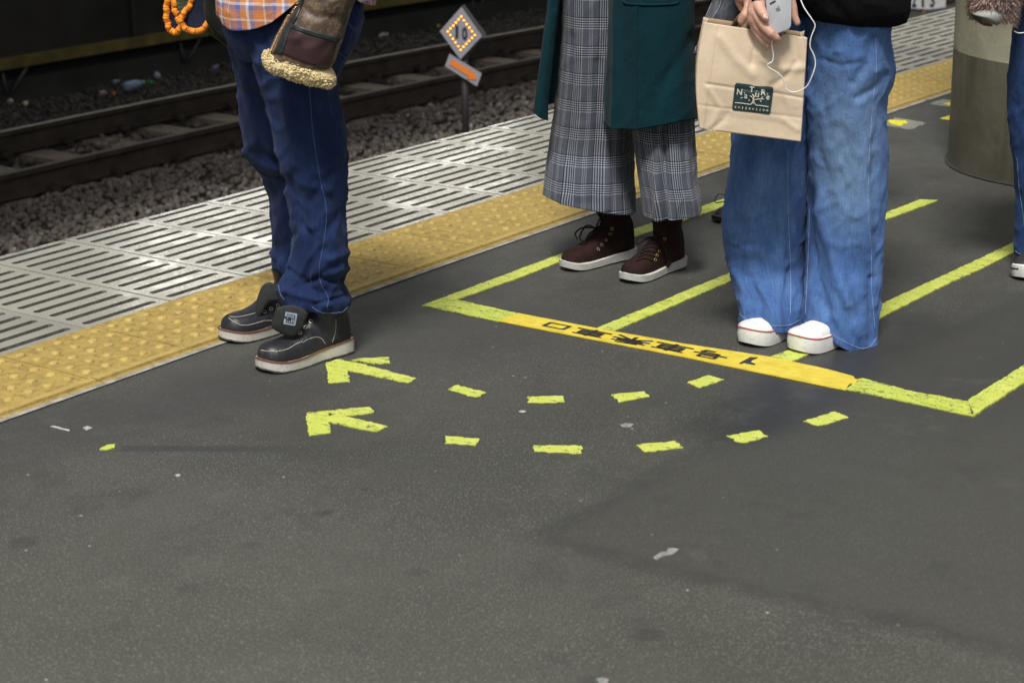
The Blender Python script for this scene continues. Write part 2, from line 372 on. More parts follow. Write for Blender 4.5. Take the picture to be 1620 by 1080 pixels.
def tactile():
    b = MB(); z = .0025
    prof = [(.0135, 0), (.0118, .0032), (.0088, .0056), (.0045, .0064), (0, .0065)]
    for i in range(-9, 44):
        x0 = i*.3+.0193+.0012; x1 = x0+.3-.0052; tz = rng.uniform(-.0006, .0006)
        P = lambda x, y, zz: (x, y+bend(x), zz+tz)
        # base, then the raised line along the inner side, as one stepped profile
        yp = [(-.002, z), (-.330, z), (-.3325, z+.0045), (-.353, z+.0045), (-.3555, z-.003), (-.361, z-.003), (-.3630, z), (TAC+.008, z), (TAC+.007, -.02)]
        vs = []
        for (y, zz) in [(-.002, -.02)]+yp: vs += [P(x0, y, zz), P(x1, y, zz)]
        n = len(yp)+1
        fs_ = [(2*k, 2*k+1, 2*k+3, 2*k+2) for k in range(n-1)]
        fs_ += [tuple(2*k for k in range(n)), tuple(2*k+1 for k in reversed(range(n)))]
        b.add(vs, fs_)
        for a in range(5):
            for c in range(5):
                cx_ = x0+.0285+a*.06; cy_ = -.0445-c*.06; ns = 12; vs = []; fs_ = []; wear = rng.uniform(.75, 1.05)
                for r, h in prof[:-1]: vs += [P(cx_+r*math.cos(2*math.pi*k/ns), cy_+r*math.sin(2*math.pi*k/ns), z-.0002+h*wear) for k in range(ns)]
                vs.append(P(cx_, cy_, z+prof[-1][1]*wear))
                for q in range(len(prof)-2): fs_ += [(q*ns+k, q*ns+(k+1) % ns, (q+1)*ns+(k+1) % ns, (q+1)*ns+k) for k in range(ns)]
                q = (len(prof)-2)*ns; fs_ += [(q+k, q+(k+1) % ns, len(vs)-1) for k in range(ns)]
                b.add(vs, fs_)
    o = b.build('tactile_paving', tactile_mat(), None, False, kind='structure', label='worn yellow tactile warning tiles with rows of studs')
    bm = bmesh.new(); bm.from_mesh(o.data); bmesh.ops.recalc_face_normals(bm, faces=bm.faces); bm.to_mesh(o.data); bm.free()
    vs, fs = strip(-.372, .0, .0000)
    mk('tactile_joint_bed', vs, fs, simple('pale_mortar', (.27, .23, .18), .85, .3, 30, .2, 200), None, False, kind='structure', label='pinkish mortar in the joints of the yellow tiles')
tactile()
# ================================================================== MARKINGS ON THE FLOOR
def paint_mat(name, c0, c1, wear=.5, hole=.06):
    m = Mat(name); P = m.obj; P2 = P
    f = m.noise(P2, 22, 4, .6); g = m.noise(P2, 160, 4, .75); k = m.noise(m.map(P2, (60, 14, 1), (0, 0, .4)), 1.0, 5, .75)
    c = m.ramp(f, [(.3, c0), (.7, c1)])
    c = m.mix(m.math('MULTIPLY', m.step(k, .5, .75), wear), c, tuple(x*.55 for x in c0))
    worn = m.math('GREATER_THAN', m.math('ADD', m.math('MULTIPLY', g, .6), m.math('MULTIPLY', k, .4)), .62-hole)
    c = m.mix(m.math('MULTIPLY', worn, .85), c, (.075, .075, .06))
    return m.done(c, .55, m.bump(g, .3, .001))
LIME = paint_mat('lime_paint', (.44, .50, .075), (.57, .62, .13), .7, .055)
LIMEW = paint_mat('worn_lime_paint', (.41, .48, .065), (.54, .61, .11), .6, .075)
TAPE = paint_mat('yellow_tape', (.56, .43, .035), (.72, .58, .07), .55, -.005)
def jag(pts, amp=.0022, step=.006, amp2=.0012):
    out = []
    n = len(pts)
    for i in range(n):
        a, b_ = pts[i], pts[(i+1) % n]; L = (b_-a).length; k = max(1, int(L/step)); d = (b_-a).normalized(); nn = V((-d.y, d.x, 0))
        for j in range(k):
            p = a.lerp(b_, j/k); q = noise.noise(V((p.x*90, p.y*90, 3.1)))*amp*1.6 + noise.noise(V((p.x*30, p.y*30, 8)))*amp2*1.6
            out.append(p + nn*q)
    return out
def decal(name, polys, mat, z=.0022, label=None, cat=None, group=None, amp=.0022, amp2=.0015):
    b = MB()
    for k, poly in enumerate(polys):
        pts = jag([V((p.x, p.y, 0)) for p in poly], amp, .006, amp2)
        zz = z + k*.0006
        b.add([V((p.x, p.y, zz)) for p in pts], [tuple(range(len(pts)))])
        n = len(pts); b.add([V((p.x, p.y, zz)) for p in pts] + [V((p.x, p.y, .0005)) for p in pts], [(i, (i+1) % n, n+(i+1) % n, n+i) for i in range(n)])
    c = sum((p for p in polys[0]), V((0, 0, 0)))/len(polys[0]); c.z = 0
    return mk(name, b.v, b.f, mat, None, False, origin=c, label=label, cat=cat, group=group)
def PX(*pts, off=(0, 0), s=1.0): return [G(off[0]+x/s, off[1]+y/s) for x, y in pts]
far4a, far4b = G(1620, 580), G(1620, 606.7)
c4a, c4b = G(1531.7, 635), G(1540, 660)
ext = lambda a, b_, L: b_ + (b_-a).normalized()*L
LG = 'lime painted queue lines'
decal('painted_line', [PX((667.6, 485), (789, 440), (888, 403), (1145, 316), (1145, 329), (888, 415), (821, 441), (723, 475))], LIME, .004, 'lime yellow queue line nearest to the yellow tactile tiles', 'floor line', LG)
decal('painted_line', [PX((944, 521), (1138, 440), (1399, 339), (1456, 317), (1484, 318), (1478, 321), (1399, 349.4), (1158.5, 445), (972, 525))], LIME, .004, 'lime yellow queue line running out under the wide blue jeans and ending near the pillar', 'floor line', LG)
decal('painted_line', [PX((1217, 567), (1252, 554), (1391, 484), (1500, 434), (1556, 408), (1605, 384), (1640, 364), (1640, 380), (1605.6, 399), (1556, 425), (1500, 450), (1388, 506), (1290, 556), (1253, 574))], LIME, .004, 'lime yellow queue line under the right white sneaker', 'floor line', LG)
decal('painted_line', [[c4b, ext(c4b, far4b, .9), ext(c4a, far4a, .9), c4a]], LIME, .005, 'lime yellow queue line leaving the frame at the right edge', 'floor line', LG)
decal('painted_line', [PX((671, 484.5), (789, 509.5), (820, 497), (723, 475.5))], LIMEW, .0032, 'short worn lime line from the box corner to the left end of the lettered tape', 'floor line', LG, amp=.003)
decal('painted_line', [PX((1336, 618), (1340, 617), (1539, 659.5), (1531, 636), (1440, 620), (1365, 600))], LIMEW, .0032, 'scuffed greenish line from the right end of the lettered tape to the box corner', 'floor line', LG, amp=.003)
tape_e = empty('floor_tape', G(1080, 555), 'yellow tape with black station lettering across the front of the queue box', 'floor tape')
def tape_poly():
    top = [(820, 497), (950, 522), (1080, 545), (1217, 566), (1253, 573.5), (1310, 586), (1350, 597), (1354, 602), (1365, 600)]
    bot = [(1357, 604), (1351, 610), (1345, 608), (1336.7, 618.5), (1200, 590.5), (1080, 565.5), (900, 531), (789, 509)]
    return PX(*(top+bot))
pts = jag(tape_poly(), .0005, .01, .0005)
n_ = len(pts)
mk('tape_strip', [V((p.x, p.y, .0036)) for p in pts]+[V((p.x, p.y, .001)) for p in pts], [tuple(range(n_))]+[(i, (i+1) % n_, n_+(i+1) % n_, n_+i) for i in range(n_)], TAPE, tape_e, False)
BLACKP = simple('black_lettering', (.022, .02, .02), .5, .3, 60, .1)
def text_mesh(s, size=1.0, bold=0.0):
    cu = bpy.data.curves.new('t', 'FONT'); cu.body = s; cu.size = size; cu.align_x = 'CENTER'; cu.align_y = 'CENTER'; cu.offset = bold; cu.resolution_u = 4
    o = bpy.data.objects.new('t', cu); COL.objects.link(o)
    dg = bpy.context.evaluated_depsgraph_get(); dg.update(); me = bpy.data.meshes.new_from_object(o.evaluated_get(dg))
    vs = [v.co.copy() for v in me.vertices]; fs = [tuple(p.vertices) for p in me.polygons]
    bpy.data.objects.remove(o); bpy.data.curves.remove(cu); bpy.data.meshes.remove(me)
    if vs:
        xa = [v.x for v in vs]; ya = [v.y for v in vs]; cx_, cy_ = (min(xa)+max(xa))/2, (min(ya)+max(ya))/2
        vs = [V((v.x-cx_, v.y-cy_, 0)) for v in vs]
    return vs, fs
def fit_text(s, w_, h_, bold=0.0):
    vs, fs = text_mesh(s, 1.0, bold); xa = max(v.x for v in vs)*2 or 1; ya = max(v.y for v in vs)*2 or 1
    return [V((v.x*w_/xa, v.y*h_/ya, 0)) for v in vs], fs
# characters drawn stroke by stroke in a unit box, their tops towards the camera
def kuruma(): return [(.08, .88, .92, .88), (.20, .72, .80, .72), (.20, .53, .80, .53), (.20, .35, .80, .35), (.20, .72, .20, .35), (.80, .72, .80, .35), (.5, 1.0, .5, .0), (.0, .16, 1.0, .16)]
GL = {'mouth': [(.1, .9, .9, .9), (.1, .1, .9, .1), (.1, .9, .1, .1), (.9, .9, .9, .1)], 'vehicle': kuruma(), 'vehicle_': kuruma(),
      'ride': [(.22, .90, .78, .97), (.05, .76, .95, .76), (.15, .60, .85, .60), (.0, .44, 1.0, .44), (.32, .76, .32, .44), (.68, .76, .68, .44), (.5, .95, .5, .0), (.46, .40, .04, .06), (.54, .40, .96, .06)],
      'number': [(.25, .95, .75, .95), (.25, .68, .75, .68), (.25, .95, .25, .68), (.75, .95, .75, .68), (.0, .50, 1.0, .50), (.34, .50, .30, .30), (.30, .30, .84, .30), (.84, .30, .78, .04), (.78, .04, .52, .04)]}
for ch, (cx_, cy_), w_, h_ in (('mouth', (881, 518), .075, .040), ('vehicle', (935, 529), .100, .052), ('ride', (998, 541), .104, .054), ('vehicle_', (1062, 552), .102, .054), ('number', (1124, 563.5), .088, .052)):
    c = G(cx_, cy_); b = MB()
    for k, (x0, y0, x1, y1) in enumerate(GL[ch]):
        p, q = V(((x0-.5)*w_, (y0-.5)*h_, 0)), V(((x1-.5)*w_, (y1-.5)*h_, 0)); t = (q-p).normalized(); hw_ = .0038 if abs(t.x) > .6 else .0052; s_ = V((-t.y, t.x, 0))*hw_; p -= t*.0022; q += t*.0022
        b.add([V((c.x-v.y, c.y+v.x, .0042+k*.00008)) for v in (p-s_, q-s_, q+s_, p+s_)], [(0, 1, 2, 3)])
    b.build('tape_letter', BLACKP, tape_e, False)
mk('tape_letter', [V((p.x, p.y, .0042)) for p in PX((728, 388), (855, 317), (940, 322), (928, 333), (880, 352), (862, 370), (912, 392), (905, 404), (810, 388), (790, 380), (762, 392), off=(1060, 520), s=6.75)], [tuple(range(11))], BLACKP, tape_e, False)
# dashes
DG = 'short lime painted dashes on the asphalt'
D1 = [[(707, 617), (724, 610), (769, 622), (753, 629.5)], [(836, 628), (892, 627), (894, 637), (836, 638)], [(966, 625), (1018.5, 620), (1028, 628), (980.5, 637)], [(1086, 606), (1120.5, 594.5), (1146, 601), (1107, 614)]]
D2 = [[(704, 691), (758, 695), (752, 706), (704, 702)], [(844, 705.5), (922, 705.5), (920, 717.6), (844, 715)], [(1006, 704.4), (1067, 698.6), (1080, 708), (1020, 716)], [(1149, 690.7), (1200, 681.7), (1217, 692), (1170, 701.7)], [(1270, 667), (1323, 651.7), (1343, 661.7), (1293, 675)]]
L1_ = ['first lime dash right of the upper arrow, in the row nearer the lettered tape', 'second lime dash right of the upper arrow, in the row nearer the lettered tape', 'third lime dash from the upper arrow, in the row nearer the lettered tape', 'lime dash of the upper row farthest from the arrows, close below the lettered tape']
L2_ = ['first lime dash right of the lower arrow, in the row nearer the camera', 'widest lime dash, second right of the lower arrow', 'third lime dash from the lower arrow, in the row nearer the camera', 'fourth lime dash from the lower arrow, on the dark tar stripe', 'lime dash farthest right, below the scuffed end of the queue box']
for d, l in list(zip(D1, L1_))+list(zip(D2, L2_)): decal('painted_dash', [PX(*d)], LIME, .0022, l, 'floor marking', DG, amp=.004, amp2=.0022)
o6 = dict(off=(400, 540), s=3.24)
decal('painted_arrow', [PX((375, 118), (390, 215), (498, 210), (486, 150), **o6), PX((375, 112), (440, 95), (545, 116), (838, 193), (795, 217), (480, 150), (378, 140), **o6), PX((470, 103), (545, 93), (700, 85), (704, 114), (620, 118), (545, 100), **o6)], LIME, .0022, 'lime arrow on the asphalt beside the sole of the near black boot', 'floor arrow', 'lime floor arrows', amp=.0035, amp2=.0015)
decal('painted_arrow', [PX((275, 375), (386, 362), (397, 470), (285, 487), **o6), PX((275, 370), (450, 352), (600, 340), (618, 370), (470, 385), (390, 368), **o6), PX((350, 403), (430, 378), (690, 440), (630, 468), (400, 420), **o6)], LIME, .0022, 'lower lime arrow on the asphalt, nearer the camera', 'floor arrow', 'lime floor arrows', amp=.0035, amp2=.0015)
decal('paint_remnant', [PX((156, 712), (168, 706), (183, 704), (180, 710), (170, 712))], LIME, .003, 'tiny lime paint remnant left of the lower arrow', 'paint mark', amp=.003)
GREYP = paint_mat('grey_patch', (.20, .20, .17), (.30, .29, .25), .6, .09); YELP = paint_mat('yellow_patch', (.62, .55, .03), (.75, .68, .05), .4, .03)
decal('floor_patch', [PX((1398, 199), (1416, 187), (1466, 195.6), (1442, 206))], GREYP, .003, 'grey floor patch with worn yellow blob right of the wide jeans', 'floor marking', 'worn grey patches by the pillar', amp=.006)
decal('yellow_blob', [PX((1403, 192.5), (1439, 191.5), (1432, 197), (1421, 200.5), (1411, 198))], YELP, .0046, 'worn yellow blob painted on the grey patch right of the wide jeans', 'paint mark', amp=.01, amp2=.012)
decal('floor_patch', [PX((1468, 166), (1491, 158), (1530, 163), (1530, 172), (1500, 169))], GREYP, .003, 'grey floor patch half hidden behind the left side of the pillar', 'floor marking', 'worn grey patches by the pillar', amp=.006)
decal('yellow_blob', [PX((1494, 165), (1530, 160), (1530, 170), (1500, 168))], YELP, .0046, 'yellow paint on the grey patch that the pillar half hides', 'paint mark', amp=.003)
decal('paint_triangle', [PX((1487, 188.5), (1520, 178), (1520, 193))], YELP, .003, 'bright yellow triangle at the left foot of the pillar', 'paint mark', amp=.001)
# scraps and gum
PAPER = simple('paper_scrap', (.42, .41, .37), .7, .2, 80, .1); GUM = simple('old_gum', (.22, .21, .20), .7, .3, 60, .3)
def scrap(name, pts, mat, h, label, cat):
    poly = jag(PX(*pts), .001, .004, .001); n = len(poly); c = sum(poly, V((0, 0, 0)))/n
    vs = [V((p.x, p.y, .0008)) for p in poly]+[V((p.x+(c.x-p.x)*.12, p.y+(c.y-p.y)*.12, h*(.7+.5*noise.noise(p*60)))) for p in poly]
    mk(name, vs, [tuple(range(n, 2*n))]+[(i, (i+1) % n, n+(i+1) % n, n+i) for i in range(n)], mat, None, False, origin=(c.x, c.y, 0), label=label, cat=cat)
scrap('cigarette_end', [(80, 675), (83, 674), (111, 681), (109, 682.5)], PAPER, .003, 'thin pale stick lying on the asphalt near the left edge', 'litter')
scrap('paper_scrap', [(131, 677), (139, 674), (146, 677), (137, 681)], PAPER, .004, 'small off-white paper scrap beside the thin pale stick', 'litter')
scrap('paper_scrap', [(276, 752), (284, 751), (286, 753), (280, 755)], PAPER, .004, 'tiny white paper scrap alone below the worn tar strip', 'litter')
scrap('gum_spot', [(820, 651), (826, 649), (832, 651), (826, 653)], PAPER, .002, 'small white gum spot between the two dashed rows', 'gum spot')
scrap('gum_spot', [(980, 672), (990, 669), (1003, 671), (998, 676), (984, 676)], GUM, .002, 'flat grey gum spot right of the small white one', 'gum spot')
scrap('gum_spot', [(1033, 882), (1045, 874), (1055, 872), (1058, 867), (1076, 868), (1066, 876), (1050, 880), (1038, 886)], GUM, .003, 'ragged pale grey gum smear inside the dark wedge', 'gum spot')
scrap('gum_spot', [(943, 1075), (952, 1072), (964, 1075), (960, 1082), (948, 1082)], GUM, .003, 'pale gum spot at the bottom edge of the picture', 'gum spot')
# ================================================================== THE TRACK
RAILTOP = -1.1; BALZ = -1.31
def tb(x): return -0.0085*max(0.0, x-5.0)**2 if x < 14 else -0.0085*81 - .15*(x-14)
def ground_h(x, y): return BALZ + .03*noise.noise(V((x*.9, y*.9, 0))) + (.045*min(1, max(0, (5.72+tb(x)-y)/.12)) if y < 7.9 else -.02*(y-7.9))
gx = np.arange(-14, 34, .5); gy = np.arange(.9, 14, .3); vs = [(x, y, ground_h(x, y)-.02) for x in gx for y in gy]
fs = [(i*len(gy)+j, (i+1)*len(gy)+j, (i+1)*len(gy)+j+1, i*len(gy)+j+1) for i in range(len(gx)-1) for j in range(len(gy)-1)]
mk('track_ground', vs, fs, simple('ballast_dirt', (.045, .040, .034), .95, .4, 12, .6, 60), None, True, kind='structure', label='dark earth under the track stones')
vs = [(-60, .8, -1.6), (80, .8, -1.6), (80, 60, -1.6), (-60, 60, -1.6)]
mk('ground', vs, [(0, 1, 2, 3)], simple('far_ground', (.05, .045, .04), .95), None, False, kind='structure', label='dark ground beyond the track')
vs = [(-60, -60, -.03), (80, -60, -.03), (80, -25.9, -.03), (-60, -25.9, -.03)]
mk('far_floor', vs, [(0, 1, 2, 3)], simple('far_floor', (.08, .075, .07), .9), None, False, kind='structure', label='grey ground behind the camera')
def stone_mat():
    m = Mat('ballast_stone'); r = m.n('ShaderNodeNewGeometry').outputs['Random Per Island']
    c = m.ramp(r, [(0, (.075, .063, .053)), (.25, (.16, .138, .122)), (.5, (.11, .098, .088)), (.72, (.21, .18, .165)), (.9, (.13, .105, .07)), (1, (.33, .31, .29))])
    c = m.mix(m.math('MULTIPLY', m.step(m.noise(m.obj, 3, 4), .45, .7), .45), c, (.07, .055, .035))
    yy = m.n('ShaderNodeSeparateXYZ'); m.set(yy.inputs[0], m.obj); c = m.mix(m.math('MULTIPLY', m.step(m.math('ADD', yy.outputs[1], m.math('MULTIPLY', m.noise(m.obj, 2, 3), .5)), 6.9, 7.5), .6), c, (.035, .032, .028))
    return m.done(c, .9, m.bump(m.noise(m.obj, 120, 3), .4, .002))
def ballast():
    protos = []
    for k in range(10):
        bm = bmesh.new(); bmesh.ops.create_icosphere(bm, subdivisions=1, radius=1)
        s = np.array([rng.uniform(.75, 1.25), rng.uniform(.6, 1.0), rng.uniform(.5, .85)])
        vv = np.array([tuple(v.co) for v in bm.verts])
        for _ in range(5):
            d = NR.randn(3); d /= np.linalg.norm(d); t = vv@d; cut = rng.uniform(.45, .8); vv = vv - np.outer(np.maximum(t-cut, 0), d)
        vv = vv*s; bm.verts.index_update(); protos.append((vv, np.array([[v.index for v in f.verts] for f in bm.faces]))); bm.free()
    Vs, Fs = [], []; nv = 0
    def put(x, y, r):
        nonlocal nv
        vv, ff = protos[rng.randrange(10)]; q = NR.randn(4); q /= np.linalg.norm(q); a, b_, c, d = q
        R_ = np.array([[1-2*(c*c+d*d), 2*(b_*c-a*d), 2*(b_*d+a*c)], [2*(b_*c+a*d), 1-2*(b_*b_+d*d), 2*(c*d-a*b_)], [2*(b_*d-a*c), 2*(c*d+a*b_), 1-2*(b_*b_+c*c)]])
        z = ground_h(x, y) + rng.uniform(-.012, .022)
        Vs.append((vv*r)@R_.T + np.array([x, y, z])); Fs.append(ff+nv); nv += len(vv)
    n = 0
    while n < 21000:
        y = rng.uniform(3.6, 8.75); x = 1.6 + (y-3.6)*.95 + rng.uniform(0, 1)**1.25*(7.5+ (y-3.6)*.55)
        inner = 5.87+tb(x) < y < 6.85+tb(x)
        if min(abs(y-(5.82+tb(x))), abs(y-(6.94+tb(x)))) < .09: continue
        if inner and ((x-4.74) % .54 > .13 and (x-4.74) % .54 < .41) is False and rng.random() < .72: continue
        r = rng.uniform(.020, .036)*(0.75 if y > 7.2 else 1); put(x, y, r); n += 1
    A = np.concatenate(Vs); F = np.concatenate(Fs)
    me = bpy.data.meshes.new('ballast'); me.vertices.add(len(A)); me.vertices.foreach_set('co', A.ravel()); me.loops.add(F.size); me.loops.foreach_set('vertex_index', F.ravel().astype(np.int32))
    me.polygons.add(len(F)); me.polygons.foreach_set('loop_start', np.arange(0, F.size, 3, dtype=np.int32)); me.update(calc_edges=True); me.materials.append(stone_mat())
    link(bpy.data.objects.new('ballast', me), None, 'brownish grey crushed stones lying all over the track bed', None, None, 'stuff')
ballast()
def rail(y0, label, mat):
    prof = [(-.033, 0), (.033, 0), (.034, -.03), (.010, -.042), (.008, -.125), (.063, -.142), (.063, -.153), (-.063, -.153), (-.063, -.142), (-.008, -.125), (-.010, -.042), (-.034, -.03)]
    X = [-6+.6*i for i in range(60)]; n = len(prof); vs = []
    for x in X: vs += [(x, y0+tb(x)+a, RAILTOP+b_) for a, b_ in prof]
    fs = [(i*n+k, i*n+(k+1) % n, (i+1)*n+(k+1) % n, (i+1)*n+k) for i in range(len(X)-1) for k in range(n)]
    e = empty('rail', (6, y0, RAILTOP-.153), label, 'rail', 'rails of the track')
    mk('rail_body', vs, fs, mat[0], e, False)
    vs = []
    for x in X: vs += [(x, y0+tb(x)-.026, RAILTOP+.0012), (x, y0+tb(x)+.026, RAILTOP+.0012)]
    mk('running_surface', vs, [(2*i, 2*i+2, 2*i+3, 2*i+1) for i in range(len(X)-1)], mat[1], e, False)
    c = MB()
    for k in range(14):
        x = 4.74+.54*k-1.08
        c = MB(); c.box((x, y0+tb(x)-.085, RAILTOP-.14), (.07, .07, .03), None, .004); c.tube([(x, y0+tb(x)-.085, RAILTOP-.125), (x, y0+tb(x)-.085, RAILTOP-.10)], .012, 6)
        c.tube([(x-.02, y0+tb(x)-.10, RAILTOP-.12), (x-.02, y0+tb(x)-.05, RAILTOP-.125), (x+.02, y0+tb(x)-.05, RAILTOP-.125), (x+.02, y0+tb(x)-.10, RAILTOP-.12)], .008, 6)
        c.build('rail_clip', RUST, e, False)
RUST = simple('rust', (.045, .030, .020), .85, .4, 15, .4, 100); RUSTB = simple('rusty_rail', (.040, .029, .020), .8, .45, 8, .35, 80)
STEELD = simple('dull_steel', (.12, .10, .075), .5, .25, 20, .1, 100); STEEL = simple('polished_rail', (.50, .46, .37), .4, .15, 20, .05, 100)
rail(5.82, 'rusty rail nearer the platform, with dull brown top', (RUSTB, STEELD)); rail(6.94, 'rail farther from the platform, with pale worn top', (RUSTB, STEEL))
SLEEP = simple('concrete_sleeper', (.20, .165, .125), .9, .25, 7, .4, 70)
sl0 = None
for k in range(17):
    x = 4.74+.54*k-1.35
    if sl0 is None:
        b = MB(); b.box((0, 0, 0), (.25, 2.0, .16), None, .02); sl0 = b.build('sleeper', SLEEP, None, False, origin=(0, 0, 0), cat='sleeper', group='concrete sleepers under the rails'); o = sl0
    else:
        o = sl0.copy(); COL.objects.link(o)
    o.location = (x, 6.38+tb(x), RAILTOP-.153-.10); o.rotation_euler = (0, 0, -.0085*2*max(0, x-5))
    o['label'] = 'concrete sleeper across the track, all alike between the rails'
# wall beyond the track
WX = (-4, 22)
wall = empty('track_wall', (8, 8.9, BALZ), 'low dark wall beyond the track with a dim yellow band along it', 'wall')
def wy(x): return 8.72+tb(x)*.9
WALLM = simple('dark_wall', (.030, .031, .024), .9, .35, 3, .4, 40); WALLU = simple('dark_upper_wall', (.024, .022, .018), .9, .5, 2.2, .4, 30); GAP = simple('black_gap', (.004, .004, .005), .9, .1); YB = simple('dim_yellow_band', (.135, .105, .02), .7, .45, 5, .3, 60)
def wallstrip(name, z0, z1, dy0, dy1, mat, tick=.0):
    X = [WX[0]+.75*i for i in range(int((WX[1]-WX[0])/.75)+1)]; vs = []
    for x in X: vs += [(x, wy(x)+dy0, z0), (x, wy(x)+dy1, z1), (x, wy(x)+dy1+.25, z1), (x, wy(x)+dy0+.25, z0)]
    fs = []
    for i in range(len(X)-1):
        for k in range(4): fs.append((4*i+k, 4*i+4+k, 4*i+4+(k+1) % 4, 4*i+(k+1) % 4))
    mk(name, vs, fs, mat, wall, False)
wallstrip('wall_base', -1.45, -1.135, 0, .03, WALLM); wallstrip('recess', -1.137, -1.03, .12, .12, GAP); wallstrip('yellow_band', -1.032, -.945, -.02, -.02, YB); wallstrip('upper_wall', -.947, .30, .03, .05, WALLU)
for k in range(7):
    x = 4.4+k*1.9; b = MB(); b.box((x, wy(x)+.02, -.55), (.05, .05, .75), None, .005); b.build('wall_rib', WALLM, wall, False)
    b = MB(); b.tube([(x+.75, wy(x)-.02, -1.04), (x+.66, wy(x)-.03, -1.12), (x+.56, wy(x)-.02, -1.24)], .016, 6); b.tube([(x+.5, wy(x)-.02, -1.06), (x+.52, wy(x)-.02, -1.24)], .013, 6); b.build('cable_bracket', simple('cable', (.05, .05, .055), .5), wall)
# unseen roof over the track, added to keep rails and ballast in shade
ROOFM = simple('shade_roof_and_lamp_steel', (.10, .10, .10), .8, .2, 2)
roof = empty('track_shade_roof', (8, 8, 3.6), 'dark steel roof added out of view over the track to shade it', 'roof')
b = MB(); b.box((9, 6.2, 3.75), (60, 5.6, .12), None, .01); b.build('shade_roof_deck', ROOFM, roof, False)
for k in range(12):
    b = MB(); b.box((-16+k*4.5, 6.2, 3.58), (.14, 5.4, .22), None, .01); b.build('shade_roof_beam', ROOFM, roof, False)
for k in range(6):
    b = MB(); b.tube([(-14+k*9, 9.6, -1.6), (-14+k*9, 8.8, 3.7)], .11, 12); b.build('shade_roof_post', ROOFM, roof)
LAMP = Mat('lamp_diffuser').done((.8, .8, .8), .4, None, Emission_Color=(1.0, .97, .90), Emission_Strength=13.0)
for k in range(4):
    x = 8.2+k*3.4; e = empty('ceiling_light', (x, 7.9, 2.72), 'long white station lamp hanging in a row from the added track roof', 'lamp', 'station lamps in a row over the track')
    b = MB(); b.box((x, 7.9, 2.72), (1.9, .10, .10), None, .012); b.build('diffuser', LAMP, e, False)
    b = MB(); b.box((x, 7.9, 2.80), (1.95, .15, .05), None, .008); b.build('housing', ROOFM, e, False)
    b = MB(); b.tube([(x-.6, 7.9, 2.82), (x-.6, 7.9, 3.70)], .012, 6); b.build('hanger', ROOFM, e); b = MB(); b.tube([(x+.6, 7.9, 2.82), (x+.6, 7.9, 3.70)], .012, 6); b.build('hanger', ROOFM, e)
# ---- stop position sign
FS = Frame(V((0, 0, 0)))
def sign():
    base = G(737, 203); d = ray(737, 203); yy = 3.9
    p = CAM + d*((yy-CAM.y)/d.y); F = Frame(p); e = empty('stop_sign', (p.x, p.y, ground_h(p.x, p.y)), 'diamond board reading 10 with amber lamps above an orange arrow plate', 'sign')
    top = F(735, 60); b = MB(); b.tube([(p.x, p.y, BALZ-.03), (p.x, p.y, top.z)], .024, 16); b.build('post', simple('post_paint', (.022, .018, .021), .5, .2, 30), e)
    WP = simple('sign_white', (.27, .27, .32), .5, .08, 20, .05); ED = simple('sign_edge', (.05, .05, .05), .6)
    def slab(name, pts, mat, th=.012, v=-.05, z=0):
        a = [F(x, y, v) for x, y in pts]; n = len(a); bk = [q + FH*th for q in a]
        return mk(name, a+bk, [tuple(range(n)), tuple(reversed(range(n, 2*n)))]+[(i, (i+1) % n, n+(i+1) % n, n+i) for i in range(n)], mat, e, False)
    dm = [(730, 11.5), (762.5, 57.5), (728, 94.5), (696, 50)]
    bk = slab('sign_housing', [(734, 9), (769, 56), (733, 96), (700, 51)], ED, .06, -.030)
    slab('diamond_board', dm, WP, .012, -.05)
    slab('arrow_plate', [(711, 85.5), (762, 117), (754.5, 137), (704, 105)], WP, .010, -.045)
    OR = simple('orange_paint', (.72, .20, .03), .5, .1); slab('arrow_mark', [(713.5, 94), (717, 95), (747, 113.5), (749.5, 111), (754, 126.5), (738.5, 125.5), (742.5, 121.5), (711, 102)], OR, .002, -.049)
    for ch, c, w_, h_ in (('1', (722.8, 51), 4.5, 20), ('0', (735, 53.5), 8.5, 20.5)):
        vs, fs = fit_text(ch, w_, h_, .04); mk('digit', [F(c[0]+v.x, c[1]-v.y, -.0535) for v in vs], fs, BLACKP, e, False)
    AM = Mat('amber_lamp'); am = AM.done((.9, .45, .03), .3, None, Emission_Color=(1.0, .38, .01), Emission_Strength=3.6); HO = simple('lamp_halo', (.22, .06, .015), .5)
    cs = [(729.7, 26.8), (751, 56), (728.7, 79.2), (708.4, 50.4)]
    for i in range(4):
        a, b_ = cs[i], cs[(i+1) % 4]
        for k in range(6 if i in (1, 2, 3) else 5):
            if i in (1, 2, 3) and k == 5: continue
            t = k/5; x, y = a[0]+(b_[0]-a[0])*t, a[1]+(b_[1]-a[1])*t; q = F(x, y, -.052); bb = MB(); bb.ball(q, .0058, (1, 1, 1), 2)
            o = bb.build('lamp', am, e); hb = MB(); hb.disc(F(x, y, -.0505), -FH, .0092, .002, 14, .9); hb.build('lamp_collar', HO, o)
sign()
